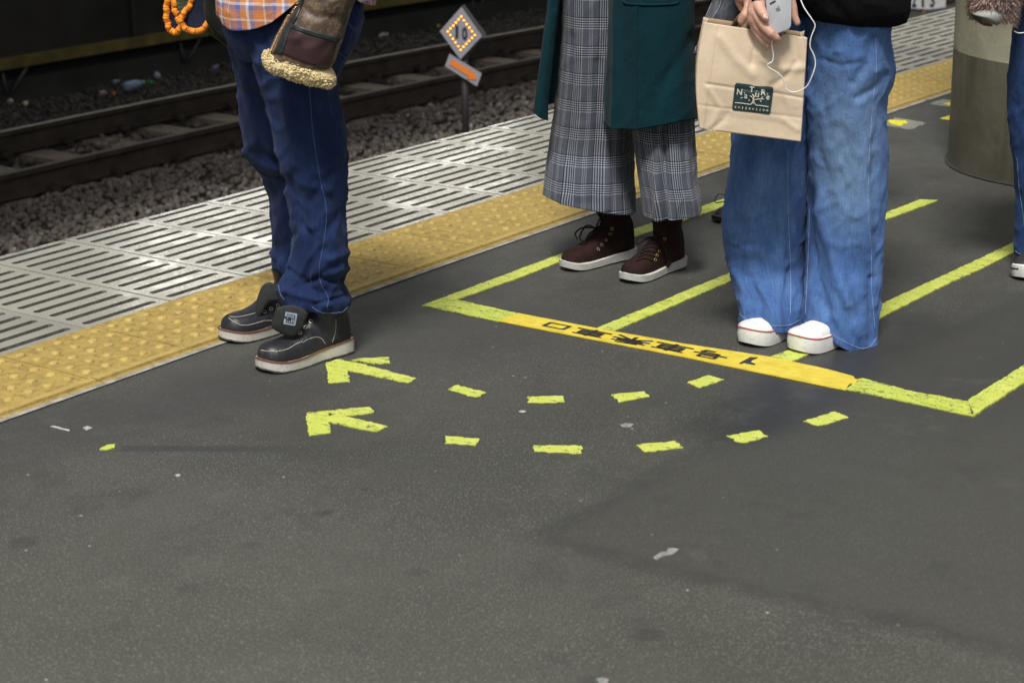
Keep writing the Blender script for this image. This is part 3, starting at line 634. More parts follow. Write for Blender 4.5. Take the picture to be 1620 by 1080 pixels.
# number plate beyond the platform edge
def plate():
    d = ray(1478, 25); yy = 2.9; p = CAM + d*((yy-CAM.y)/d.y); F = Frame(p); e = empty('number_plate', (p.x, p.y, BALZ), 'white number plate reading 213 beyond the platform edge', 'sign')
    WP = simple('plate_white', (.40, .40, .42), .5, .1); a = [F(x, y) for x, y in ((1425, -14), (1497, -16), (1496, 12), (1470, 15.5), (1438, 13.5), (1425, 12))]; n = len(a)
    mk('plate_board', a+[q+FH*.015 for q in a], [tuple(range(n)), tuple(reversed(range(n, 2*n)))]+[(i, (i+1) % n, n+(i+1) % n, n+i) for i in range(n)], WP, e, False)
    for ch, cx_ in (('2', 1446), ('1', 1460), ('3', 1475)):
        vs, fs = fit_text(ch, 8 if ch != '1' else 4, 22, .03); mk('digit', [F(cx_+v.x, .5-v.y, -.004) for v in vs], fs, BLACKP, e, False)
    b = MB(); q = F(1462, 12, .03); b.tube([(q.x, q.y, BALZ-.03), (q.x, q.y, q.z+.1)], .03, 12); b.build('post', RUST, e)
plate()
# litter beyond the rails
def bottle(px, py, L, ang, c, label, y=8.15):
    d = ray(px, py); p = CAM + d*((y-CAM.y)/d.y); p.z = max(p.z, ground_h(p.x, p.y)+.03); t = V((math.cos(ang), math.sin(ang), 0)); e = empty('bottle', p, label, 'bottle', 'bottles thrown on the far ballast')
    m = simple('bottle_plastic', c, .25, .2, 30, 0); prof = [(-.5, .0), (-.49, .5), (-.4, .55), (.1, .55), (.3, .3), (.42, .2)]
    b = MB(); b.tube([p+t*L*a for a, r in prof], [max(.001, r*L*.3) for a, r in prof], 10); b.build('bottle_body', m, e)
    b = MB(); b.tube([p+t*L*.42, p+t*L*.5], L*.07, 10); b.build('cap', simple('cap', (.5, .5, .5), .4), e)
bottle(213, 134, .24, .1, (.25, .32, .45), 'crumpled pale blue bottle on the dark ballast, lying with its neck to the right'); bottle(248, 118, .16, .9, (.35, .38, .45), 'small greyish bottle nearest the dark wall, left of the jeans')
bottle(232, 130, .14, 1.5, (.05, .20, .05), 'green bottle touching the pale blue one'); bottle(184, 129, .10, .3, (.18, .2, .35), 'dim bluish bottle left of the pale blue one')
bottle(342, 106, .13, .5, (.25, .2, .35), 'violet bottle half hidden by the left leg of the dark jeans')
def can(px, py, c, label, s=(.08, .04, .03), y=7.7):
    d = ray(px, py); p = CAM + d*((y-CAM.y)/d.y); p.z = max(p.z, ground_h(p.x, p.y)+.02); b = MB(); b.ball(p, .5, s, 2)
    vs = [v + V((1, 1, 1))*noise.noise(v*40)*.012 for v in b.v]; mk('litter', vs, b.f, simple('litter', c, .7, .4, 60), None, False, origin=p, label=label, cat='litter')
can(163, 147, (.30, .24, .2), 'pinkish scrap of wrapping on the dark far ballast'); can(180, 148, (.5, .22, .03), 'small orange scrap beside the pinkish wrapping', (.03, .03, .02)); can(16, 160, (.4, .36, .3), 'pale crumpled paper on the far ballast at the left edge', (.05, .04, .03)); can(40, 163, (.5, .45, .3), 'cream scrap right of the pale crumpled paper', (.05, .04, .03))
can(607, 55, (.3, .29, .28), 'pale torn bag on the ballast right of the jeans seat', (.14, .04, .03)); can(834, 17, (.4, .4, .42), 'whitish scrap on the ballast beside the teal coat', (.06, .04, .03), 8.3); can(694, 41, (.35, .4, .08), 'yellow green scrap left of the diamond sign', (.04, .03, .03), 7.9)
# ---- pillar
def pillar():
    q = G(1504, 262); c = q + RH*.47; R_ = .47
    F = Frame(q); zs = F(1508, 79.5).z
    m = Mat('pillar_paint'); P = m.obj; z = m.n('ShaderNodeSeparateXYZ'); m.set(z.inputs[0], P)
    f = m.noise(P, 5, 5, .6); st = m.noise(m.map(P, (14, 14, 1.2)), 1.0, 5, .7); sp_ = m.noise(P, 55, 4, .7)
    up = m.ramp(f, [(.3, (.28, .27, .195)), (.7, (.37, .355, .265))]); up = m.mix(m.math('MULTIPLY', m.step(st, .55, .72), .3), up, (.20, .19, .13)); up = m.mix(m.math('MULTIPLY', m.step(sp_, .66, .72), .8), up, (.14, .13, .09))
    lo = m.ramp(f, [(.3, (.085, .080, .058)), (.7, (.125, .118, .088))]); lo = m.mix(m.math('MULTIPLY', m.step(st, .46, .62), .6), lo, (.050, .045, .032)); lo = m.mix(m.math('MULTIPLY', m.step(m.noise(P, 3.2, 5, .7), .48, .66), .5), lo, (.16, .15, .125)); up = m.mix(m.math('MULTIPLY', m.step(m.noise(P, 17, 5, .8), .56, .66), .5), up, (.20, .185, .13)); lo = m.mix(m.math('MULTIPLY', m.step(sp_, .64, .7), .5), lo, (.19, .18, .14))
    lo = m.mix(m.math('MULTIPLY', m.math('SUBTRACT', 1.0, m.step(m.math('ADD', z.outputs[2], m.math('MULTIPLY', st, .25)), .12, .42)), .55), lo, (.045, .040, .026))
    col = m.mix(m.math('GREATER_THAN', m.math('ADD', z.outputs[2], m.math('MULTIPLY', m.math('SUBTRACT', f, .5), .004)), zs), lo, up)
    mm = m.done(col, m.math('ADD', .42, m.math('MULTIPLY', sp_, .3)), m.bump(m.noise(P, 30, 4), .4, .003, m.bump(m.noise(P, 4, 4), .5, .02)))
    n = 96; zz = [.004, .03, .2, zs-.05, zs, zs+.02, .9, 1.6, 2.4, 3.4]; vs = []
    for h in zz:
        for k in range(n):
            a = 2*math.pi*k/n; r = R_ + (.004 if h < .02 else 0) + .0012*noise.noise(V((math.cos(a)*4, math.sin(a)*4, h*3)))
            vs.append((c.x+r*math.cos(a), c.y+r*math.sin(a), h))
    fs = [(i*n+k, i*n+(k+1) % n, (i+1)*n+(k+1) % n, (i+1)*n+k) for i in range(len(zz)-1) for k in range(n)]
    mk('pillar', vs, fs, mm, None, True, origin=(c.x, c.y, 0), label='round concrete pillar painted cream above and dark olive below', cat='pillar')
    vs = []; n = 64
    for (r, h) in ((R_+.0, .004), (R_+.010, .004), (R_+.006, .007), (R_+.001, .008)): vs += [(c.x+(r+.004*noise.noise(V((math.cos(k*.098)*9, math.sin(k*.098)*9, r))))*math.cos(2*math.pi*k/n), c.y+r*math.sin(2*math.pi*k/n), h) for k in range(n)]
    mk('pillar_footing', vs, [(i*n+k, i*n+(k+1) % n, (i+1)*n+(k+1) % n, (i+1)*n+k) for i in (1, 2) for k in range(n)], simple('sealant', (.03, .028, .022), .7), None, True, kind='structure', label='dark seal round the foot of the pillar')
pillar()
# ================================================================== CLOTH, SHOES, BODIES
def project(A):
    D = np.asarray(A, dtype=float) - np.array(CAM); c = D@np.array(FW)
    return 810+FPX*(D@np.array(RT))/c, 540-FPX*(D@np.array(UP))/c
class Sheet: pass
def loft(F, rings, n=72, m=110, cut=None, folds=(), disp=None, capt=False, arc=(0, 2*math.pi)):
    """cloth tube through rings (xl, yl, xr, yr, v, depth, squareness): photo pixels of its two sides on the upright plane F pushed back by v"""
    full = abs(arc[1]-arc[0]) > 6.2; nn = n if full else n+1
    spec = spline(rings, m*3); T = np.linspace(0, 1, m*3+1)
    def pt(s, th):
        L, R = F(s[0], s[1], s[4]), F(s[2], s[3], s[4]); c = (L+R)/2; a = (R-L)/2; p = 2/s[6]
        ct, st = math.cos(th), math.sin(th)
        return c + a*(math.copysign(abs(ct)**p, ct)) + FH*(s[5]*math.copysign(abs(st)**p, st))
    A = np.zeros((m+1, nn, 3)); NRM = np.zeros((m+1, nn, 3))
    ths = [arc[0] + (arc[1]-arc[0])*k/n for k in range(nn)]
    for k, th in enumerate(ths):
        col = [pt(s, th) for s in spec]; tmax = len(col)-1
        if cut is not None:
            X, Y = project(col); front = math.sin(th) < .15
            for q in range(len(col)):
                if cut(X[q], Y[q], front): tmax = max(3, q); break
        for i in range(m+1):
            t = i/m*tmax; q = min(int(t), len(col)-2); f = t-q; p = col[q].lerp(col[q+1], f); A[i, k] = p
    C = A.mean(axis=1, keepdims=True); NRM = A - C; NRM[:, :, 2] = 0
    NRM /= (np.linalg.norm(NRM, axis=2, keepdims=True)+1e-9)
    U = np.zeros((m+1, nn)); W = np.zeros((m+1, nn))
    du = np.linalg.norm(np.diff(A, axis=1), axis=2); per = du.mean(axis=0); U[:, 1:] = np.cumsum(per)[None, :]
    dv = np.linalg.norm(np.diff(A, axis=0), axis=2); W[1:, :] = np.cumsum(dv, axis=0)
    H = np.zeros((m+1, nn))
    if disp is not None:
        for i in range(m+1):
            for k in range(nn): H[i, k] += disp(ths[k], i/m, V(A[i, k]), U[i, k], W[i, k])
    if folds:                               # creases that run along given lines
        X, Y = project(A.reshape(-1, 3)); X = X.reshape(m+1, nn); Y = Y.reshape(m+1, nn)
        fr = np.array([[1.0 if math.sin(t) < .1 else 0.0 for t in ths]])
        for pts, wd, amp in folds:
            best = np.full(X.shape, 1e9)
            for (x0, y0), (x1, y1) in zip(pts[:-1], pts[1:]):
                L2 = (x1-x0)**2+(y1-y0)**2; t = np.clip(((X-x0)*(x1-x0)+(Y-y0)*(y1-y0))/L2, 0, 1)
                best = np.minimum(best, np.hypot(X-(x0+t*(x1-x0)), Y-(y0+t*(y1-y0))))
            H += fr*amp*np.exp(-(best/wd)**2)
    A = A + NRM*H[:, :, None]
    vs = A.reshape(-1, 3); fs = []
    for i in range(m):
        for k in range(n):
            k2 = (k+1) % nn
            fs.append((i*nn+k, (i+1)*nn+k, (i+1)*nn+k2, i*nn+k2))
    uv = np.stack([U, W], axis=2).reshape(-1, 2)
    if capt:
        vs = np.vstack([vs, A[0].mean(axis=0)]); uv = np.vstack([uv, [0, 0]]); e = len(vs)-1
        fs += [(k, (k+1) % nn, e) for k in range(n)]
    S = Sheet(); S.vs = vs; S.fs = fs; S.uv = uv; S.A = A; S.nn = nn; S.m = m; return S
def sheets(name, L, mat, parent, thick=.002, **kw):
    vs = []; fs = []; uv = []
    for s in L:
        n = len(vs); vs += [tuple(v) for v in s.vs]; fs += [tuple(i+n for i in f) for f in s.fs]; uv += [tuple(u) for u in s.uv]
    o = mk(name, vs, fs, mat, parent, True, uv=uv, **kw)
    bm = bmesh.new(); bm.from_mesh(o.data); bmesh.ops.recalc_face_normals(bm, faces=bm.faces); bm.to_mesh(o.data); bm.free()
    if thick: md = o.modifiers.new('thick', 'SOLIDIFY'); md.thickness = thick; md.offset = -1
    return o
def cloth_noise(seed, broad=.006, mid=.003, fine=.0010, vert=1.0):
    def f(th, t, p, u, w_):
        q = V((math.cos(th)*2.0+seed, math.sin(th)*2.0, w_*6.0*vert))
        r = broad*noise.noise(q)*1.6
        q2 = V((u*16+w_*7+seed*3, w_*11*vert-u*5, seed)); n2 = noise.noise(q2); r += mid*(1.3*max(0.0, 1-abs(n2)*3.2)**2.2-.35)
        q3 = V((u*48+seed, w_*34-u*12, seed*2)); r += fine*noise.noise(q3)*1.5
        return r
    return f
def poly_line(tree, pts, lift, step=3.0):
    out = []
    for (x0, y0), (x1, y1) in zip(pts[:-1], pts[1:]):
        k = max(1, int(math.hypot(x1-x0, y1-y0)/step))
        for j in range(k):
            h, n = hit(tree, x0+(x1-x0)*j/k, y0+(y1-y0)*j/k, lift)
            if h is not None: out.append(h)
    h, n = hit(tree, *pts[-1], lift)
    if h is not None: out.append(h)
    return out
def smooth_px(pts, k=6): return [tuple(p) for p in spline(pts, (len(pts)-1)*k)]
def trace(o_or_tree, pts, r, mat, name, parent, lift=.0008, dashed=0, **kw):
    tree = o_or_tree if isinstance(o_or_tree, BVHTree) else bvh(o_or_tree); P = poly_line(tree, pts, lift)
    if len(P) < 2: return None
    b = MB()
    if dashed:
        D = []; acc = 0
        for a, c in zip(P[:-1], P[1:]):
            L = (c-a).length; k = max(1, int(L/.0006))
            D += [a.lerp(c, j/k) for j in range(k)]
        i = 0; on = max(2, int(dashed/.0006)); off_ = max(1, int(dashed*.55/.0006))
        while i+on < len(D): b.tube([D[i], D[i+on//2], D[i+on]], r, 5); i += on+off_
    else: b.tube(P, r, 6)
    return b.build(name, mat, parent, **kw) if b.v else None
def patch(tree, top, bot, lift, mat, name, parent, nx=24, ny=8, thick=.0015, disp=None, **kw):
    """a strip laid on a surface between two lines of photo pixels"""
    a = spline(top, nx); c = spline(bot, nx); vs = []; last = None
    for i in range(nx+1):
        for j in range(ny+1):
            p = a[i]+(c[i]-a[i])*j/ny; h, n = hit(tree, p[0], p[1], lift)
            if h is None: h = last
            last = h; vs.append(h)
    fs = [(i*(ny+1)+j, (i+1)*(ny+1)+j, (i+1)*(ny+1)+j+1, i*(ny+1)+j+1) for i in range(nx) for j in range(ny)]
    uv = [(i/nx, j/ny) for i in range(nx+1) for j in range(ny+1)]
    o = mk(name, vs, fs, mat, parent, True, uv=uv, **kw)
    md = o.modifiers.new('thick', 'SOLIDIFY'); md.thickness = thick; md.offset = 0; return o
def capsules(L, n=16):
    """tapered limbs: list of chains [(point, radius), ...]"""
    b = MB()
    for ch in L:
        b_pts = []; b_r = []
        for (p, r), (q, s) in zip(ch[:-1], ch[1:]):
            k = max(2, int((V(q)-V(p)).length/(max(r, s)*.35)))
            for j in range(k): b_pts.append(V(p).lerp(V(q), j/k)); b_r.append(r+(s-r)*j/k)
        b_pts.append(V(ch[-1][0])); b_r.append(ch[-1][1])
        if len(b_pts) > 1: b.tube(b_pts, b_r, n)
        for p, r in (ch if len(ch) < 12 else [ch[0], ch[-1]]): b.ball(p, r*.995, (1, 1, 1), 3)
    return b
# ---- cloth materials
def denim(name, dark, mid, light, fade=None, streak=1.0):
    m = Mat(name); uv = m.uv; P = m.obj
    slub = m.noise(m.map(uv, (520, 22, 1)), 1.0, 4, .75); slub2 = m.noise(m.map(uv, (50, 420, 1)), 1.0, 2, .6)
    big = m.noise(P, 5.5, 4, .6); mid_ = m.noise(m.map(P, (26, 26, 9)), 1.0, 4, .65)
    f = m.math('ADD', m.math('MULTIPLY', big, .55), m.math('MULTIPLY', mid_, .45))
    c = m.ramp(f, [(.27, dark), (.5, mid), (.75, light)])
    c = m.mix(1.0, c, m.ramp(slub, [(.25, 1-.42*streak), (.5, 1.0), (.75, 1+.55*streak)]), 'MULTIPLY')
    c = m.mix(1.0, c, m.ramp(slub2, [(.3, .88), (.7, 1.14)]), 'MULTIPLY')
    if fade is not None:
        cen, rad, amt, col = fade
        d = m.vmath('LENGTH', m.vmath('MULTIPLY', m.vmath('SUBTRACT', P, cen), (1/rad[0], 1/rad[1], 1/rad[2])))
        d = m.math('ADD', d, m.math('MULTIPLY', m.math('SUBTRACT', mid_, .5), .35))
        c = m.mix(m.math('MULTIPLY', m.math('SUBTRACT', 1.0, m.step(d, .3, 1.1)), amt), c, m.mix(1.0, m.ramp(slub, [(.25, .72), (.75, 1.3)]), col, 'MULTIPLY'))
    tw = m.n('ShaderNodeTexWave'); m.set(tw.inputs['Vector'], m.map(uv, (1, 1, 1), (0, 0, .9))); tw.inputs['Scale'].default_value = 420
    cr = m.noise(m.map(P, (38, 38, 22)), 1.0, 5, .65, .4)
    nb = m.bump(cr, .7, .006, m.bump(m.math('ADD', slub, m.math('MULTIPLY', tw.outputs[1], .4)), .28, .0008))
    m.done(c, .88, nb, Specular_IOR_Level=.2); m.p.inputs['Sheen Weight'].default_value = .10; m.p.inputs['Sheen Roughness'].default_value = .5
    m.p.inputs['Sheen Tint'].default_value = (.5, .6, .9, 1); return m.m
def glen_plaid():
    m = Mat('glen_plaid'); x = m.n('ShaderNodeSeparateXYZ'); m.set(x.inputs[0], m.uv); U, W = x.outputs[0], x.outputs[1]
    fr = lambda s: m.math('FRACT', s)
    def bands(s, per, ofs):
        a = fr(m.math('ADD', m.math('DIVIDE', s, per), ofs))
        thick = m.math('LESS_THAN', a, .42)                        # dark/white group of five
        st = m.math('GREATER_THAN', fr(m.math('MULTIPLY', a, 5/.42)), .48)
        thinz = m.math('MULTIPLY', m.math('GREATER_THAN', a, .62), m.math('LESS_THAN', a, .80))
        st2 = m.math('GREATER_THAN', fr(m.math('MULTIPLY', m.math('SUBTRACT', a, .62), 3/.18)), .55)
        return thick, st, thinz, st2
    tu, su, zu, yu = bands(U, .078, .1); tv, sv, zv, yv = bands(W, .0775, .25)
    # tiny houndstooth ground
    hx = m.math('GREATER_THAN', fr(m.math('MULTIPLY', U, 260)), .5); hy = m.math('GREATER_THAN', fr(m.math('MULTIPLY', W, 260)), .5)
    ground = m.math('ADD', .47, m.math('MULTIPLY', m.math('SUBTRACT', m.math('ABSOLUTE', m.math('SUBTRACT', hx, hy)), .5), .22))
    a = m.math('ADD', m.math('MULTIPLY', tu, su), m.math('MULTIPLY', m.math('SUBTRACT', 1.0, tu), m.math('ADD', m.math('MULTIPLY', ground, m.math('SUBTRACT', 1.0, zu)), m.math('MULTIPLY', zu, m.math('ADD', .4, m.math('MULTIPLY', yu, .6))))))
    b_ = m.math('ADD', m.math('MULTIPLY', tv, sv), m.math('MULTIPLY', m.math('SUBTRACT', 1.0, tv), ground))
    v = m.math('ADD', m.math('MULTIPLY', a, .5), m.math('MULTIPLY', b_, .5))
    c = m.ramp(v, [(.0, (.010, .012, .020)), (.30, (.028, .032, .046)), (.48, (.058, .064, .088)), (.62, (.11, .122, .158)), (1, (.32, .34, .39))])
    c = m.mix(1.0, c, m.ramp(m.noise(m.obj, 300, 2), [(.3, .85), (.7, 1.15)]), 'MULTIPLY')
    return m.done(c, .9, m.bump(m.math('ADD', v, m.noise(m.obj, 500, 2)), .25, .0006), Specular_IOR_Level=.2, Sheen_Weight=.1)
def shirt_plaid():
    m = Mat('shirt_plaid'); x = m.n('ShaderNodeSeparateXYZ'); m.set(x.inputs[0], m.uv); U, W = x.outputs[0], x.outputs[1]
    def tri(s, per, ofs): return m.math('FRACT', m.math('ADD', m.math('DIVIDE', s, per), ofs))
    cols = [(0, (.62, .22, .05)), (.16, (.60, .20, .045)), (.17, (.70, .60, .52)), (.22, (.70, .60, .52)), (.23, (.36, .17, .15)), (.42, (.36, .17, .15)), (.43, (.07, .12, .36)), (.53, (.07, .12, .36)), (.54, (.62, .24, .08)), (.70, (.62, .24, .08)), (.71, (.72, .68, .66)), (.78, (.72, .68, .66)), (.79, (.14, .17, .38)), (.90, (.14, .17, .38)), (.91, (.50, .22, .12))]
    a = m.ramp(tri(U, .088, .0), cols, 'CONSTANT'); b_ = m.ramp(tri(W, .082, .35), cols, 'CONSTANT')
    ck = m.math('GREATER_THAN', m.math('FRACT', m.math('MULTIPLY', m.math('ADD', U, W), 420)), .5)
    c = m.mix(m.math('ADD', .35, m.math('MULTIPLY', ck, .3)), a, b_)
    return m.done(c, .85, m.bump(m.noise(m.obj, 90, 4), .5, .002), Specular_IOR_Level=.2)
def wool(name, c, var=.25, rough=.95):
    m = Mat(name); f = m.noise(m.obj, 160, 4, .7); g = m.noise(m.map(m.obj, (6, 6, 2)), 1, 3)
    col = m.mix(1.0, m.ramp(f, [(.3, [q*(1-var) for q in c]), (.7, [q*(1+var) for q in c])]), m.ramp(g, [(.3, .85), (.7, 1.15)]), 'MULTIPLY')
    return m.done(col, rough, m.bump(f, .5, .0015), Specular_IOR_Level=.15, Sheen_Weight=.03)
DENIM_D = denim('dark_denim', (.0042, .0090, .035), (.0078, .0175, .064), (.016, .038, .120), None, 1.0)
STITCH = simple('pale_thread', (.075, .11, .24), .8, .2, 200, 0); STITCHW = simple('white_thread', (.52, .50, .42), .8, .2, 200, 0)
SKIN = Mat('skin'); _f = SKIN.noise(SKIN.obj, 60, 4); SKIN = SKIN.done(SKIN.ramp(_f, [(.3, (.50, .27, .20)), (.7, (.60, .36, .275))]), .5, SKIN.bump(SKIN.noise(SKIN.obj, 260, 3), .25, .0008), Subsurface_Weight=.15, Subsurface_Radius=(.01, .004, .002))
# ---- shoes
def shoe(e, name, heel, d, L, Wd, up_mat, sole_mat, heelh, toeh, hts, shaft=None, welt=None, base=None, voxel=.0034, foxing=0.0, grooves=False):
    d = V((d.x, d.y, 0)).normalized(); lf = V((-d.y, d.x, 0)); heel = V((heel.x, heel.y, 0))
    def X(x, y, z): return heel + d*x + lf*y + V((0, 0, z))
    Sx = [0, .004, .02, .06, .14, .28, .42, .55, .66, .75, .84, .91, .96, .99, 1.0]
    Wo = [0, .26, .46, .68, .80, .80, .80, .90, .98, 1.0, .97, .84, .62, .34, 0]
    def hw(s): return interp(s, Sx, Wo)*Wd/2
    def soleh(s): return heelh + (toeh-heelh)*min(1, max(0, (s-.15)/.5))
    def spring(s): return .010*max(0, (s-.78)/.22)**2
    ss = [.5-.5*math.cos(math.pi*i/36) for i in range(37)]
    outline = [(s, hw(s)) for s in ss] + [(s, -hw(s)*.94) for s in reversed(ss[1:-1])]
    n = len(outline)
    def slab(nm, levels, mat, par, wob=0):
        vs = []; fs = []
        for (q, off, zz) in levels:
            for (s, y) in outline:
                z = spring(s) + (soleh(s)*q if zz is None else zz) ; cx_ = s*L
                sx = (s-.5)*2; px_ = cx_ + off*np.clip(sx*1.4, -1, 1); yy = y + off*np.sign(y)*min(1, abs(y)/(Wd*.2))
                k = wob*noise.noise(V((px_*60, yy*60, q*3)))
                vs.append(X(px_, yy, z+k))
        m = len(levels); fs += [tuple(reversed(range(n)))]
        for i in range(m-1): fs += [(i*n+k, i*n+(k+1) % n, (i+1)*n+(k+1) % n, (i+1)*n+k) for k in range(n)]
        fs += [tuple((m-1)*n+k for k in range(n))]
        o_ = mk(nm, vs, fs, mat, par, True); o_.data.set_sharp_from_angle(angle=.7); return o_
    # upper
    m1, m2 = 44, 26; vs = []; fs = []
    for i in range(m1+1):
        s = .5-.5*math.cos(math.pi*i/m1); s = .004+s*.992; h = interp(s, hts[0], hts[1]); wz = max(.0008, hw(s)-.004)
        for j in range(m2+1):
            a = math.pi*j/m2; ex = 2/2.7
            y = wz*math.copysign(abs(math.cos(a))**ex, math.cos(a))*(1.0 - .05*math.sin(a)); z = h*abs(math.sin(a))**ex
            vs.append(X(.003+s*(L-.006), y*(1-.12*(h > .08)*math.sin(a)), spring(s)+soleh(s)-.004+z))
    fs = [(i*(m2+1)+j, (i+1)*(m2+1)+j, (i+1)*(m2+1)+j+1, i*(m2+1)+j+1) for i in range(m1) for j in range(m2)]
    fs += [tuple(i*(m2+1) for i in range(m1+1)) + tuple(i*(m2+1)+m2 for i in reversed(range(m1+1))), tuple(range(m2+1)), tuple(m1*(m2+1)+j for j in range(m2+1))]
    b = MB(); b.add(vs, fs)
    if shaft:
        s0, rx, ry, z1, lean = shaft; k = 28; vs = []; lv = 9
        for i in range(lv+1):
            t = i/lv; z = soleh(.2)+.01 + t*(z1-soleh(.2)-.01); g = 1+.10*(t-.5)**2*4-.08*math.sin(t*math.pi)
            vs += [X(s0*L+lean*t+rx*g*math.cos(2*math.pi*q/k), ry*g*math.sin(2*math.pi*q/k), z) for q in range(k)]
        fs = [(i*k+q, i*k+(q+1) % k, (i+1)*k+(q+1) % k, (i+1)*k+q) for i in range(lv) for q in range(k)] + [tuple(lv*k+q for q in range(k)), tuple(reversed(range(k)))]
        b.add(vs, fs)
    up = b.build(name, up_mat, e); up = fuse(up, voxel, 4, .6)
    if foxing: slab('outsole', [(0, -.004, None), (.06, .001, None), (.6, .003, None), (1.0, .0015, None), (1.08, -.003, None)], sole_mat, up)
    else: slab('outsole', [(0.12, -.002, None), (.18, .0010, None), (.6, .0015, None), (.97, .0018, None), (1.0, .000, None)], sole_mat, up, .0006)
    if base: slab('tread', [(0, -.003, None), (.02, .002, None), (.16, .003, None), (.2, .0, None)], base, up, .0015)
    if welt:
        P = [X(.5*L+(s-.5)*(L+.004), y+.0016*np.sign(y), spring(s)+soleh(s)+.0012) for s, y in outline]; bb = MB(); bb.tube(P, .0022, 6, True, True); bb.build('welt', welt, up)
    up['_L'] = L
    return up, X, soleh, spring, hw
# ---- bodies that wear the clothes
HAIR = wool('black_hair', (.012, .010, .009), .4)
def legchain(S, r0, r1, foot, k=7):
    C = [V(S.A[int(S.m*i/(k-1))].mean(axis=0)) for i in range(k-1)]
    ch = [(c, r0+(r1-r0)*i/(k-1)) for i, c in enumerate(C)]; f_ = V(S.A[-1].mean(axis=0)) if foot is None else foot; ch.append((V((f_.x, f_.y, .11)), .028)); return ch
def body(e, hip, face, feet, H=1.68, hands=(None, None), shoulders=.40, legs=None):
    face = V((face.x, face.y, 0)).normalized(); lf = V((-face.y, face.x, 0)); hz = hip.z; sh = H*.82; hd = H*.935
    P = lambda f, l, z: V((hip.x, hip.y, 0)) + face*f + lf*l + V((0, 0, z))
    L = []
    if legs: L += legs
    for sgn, ft in ((1, feet[0]), (-1, feet[1])) if not legs else ():
        top = P(0, sgn*.085, hz); kn = top.lerp(V((ft.x, ft.y, .1)), .52) + face*.03
        L.append([(top, .078), (kn, .050), (V((ft.x, ft.y, .11)), .034)])
    L += [[(P(0, 0, hz+.02), .12), (P(0, 0, hz+.20), .105), (P(-.01, 0, sh-.16), .125), (P(-.01, 0, sh-.05), .085)], [(P(-.01, -shoulders/2+.05, sh-.03), .055), (P(-.01, shoulders/2-.05, sh-.03), .055)],
          [(P(-.01, 0, sh-.02), .05), (P(.01, 0, hd-.07), .046)], [(P(.01, 0, hd-.01), .082), (P(.0, 0, hd+.035), .085)], [(P(.03, 0, hd-.05), .058), (P(.045, 0, hd-.075), .04)],
          [(P(.085, 0, hd-.005), .010), (P(.106, 0, hd-.03), .013)], [(P(.0, .078, hd-.01), .014), (P(-.005, .082, hd+.01), .016)], [(P(.0, -.078, hd-.01), .014), (P(-.005, -.082, hd+.01), .016)], [(P(.078, .016, hd-.055), .010), (P(.078, -.016, hd-.055), .010)]]
    arms = []
    for k, sgn in ((0, 1), (1, -1)):
        s = P(-.01, sgn*shoulders/2, sh-.03); hnd = hands[k] if hands[k] is not None else P(.05, sgn*(shoulders/2+.06), hz-.02)
        el = s.lerp(hnd, .5) - face*.07 + lf*sgn*.03; L.append([(s, .050), (el, .036), (hnd, .024)]); arms.append((s, el, hnd))
    o = capsules(L, 14).build('body', SKIN, e); fuse(o, .010, 2)
    b = MB(); b.ball(P(-.012, 0, hd+.03), .101, (1, .95, 1.02), 3); b.ball(P(-.05, 0, hd-.06), .08, (.7, 1, 1.3), 3); h = b.build('hair', HAIR, e); fuse(h, .008, 2)
    eb = MB()
    for sgn in (1, -1): eb.ball(P(.083, sgn*.030, hd+.005), .010, (1, 1, 1), 2)
    eb.build('eyes', simple('eye', (.03, .02, .02), .2), e)
    return P, arms, sh
def upper_garment(name, e, P, arms, sh, zbot, mat, fat=.028, sleeve=.95, w_=.16):
    L = [[(P(0, -w_*.42, zbot), .105+fat*.4), (P(-.005, -w_*.36, sh-.16), .105+fat*.5), (P(-.01, -w_*.45, sh-.05), .07)], [(P(0, w_*.42, zbot), .105+fat*.4), (P(-.005, w_*.36, sh-.16), .105+fat*.5), (P(-.01, w_*.45, sh-.05), .07)],
         [(P(0, 0, zbot), .12), (P(0, 0, sh-.06), .11)]]
    for s, el, hnd in arms: L.append([(s, .052+fat*.6), (el, .038+fat*.8), (el.lerp(hnd, sleeve), .030+fat*.6)])
    o = capsules(L, 16).build(name, mat, e); return fuse(o, .011, 3)
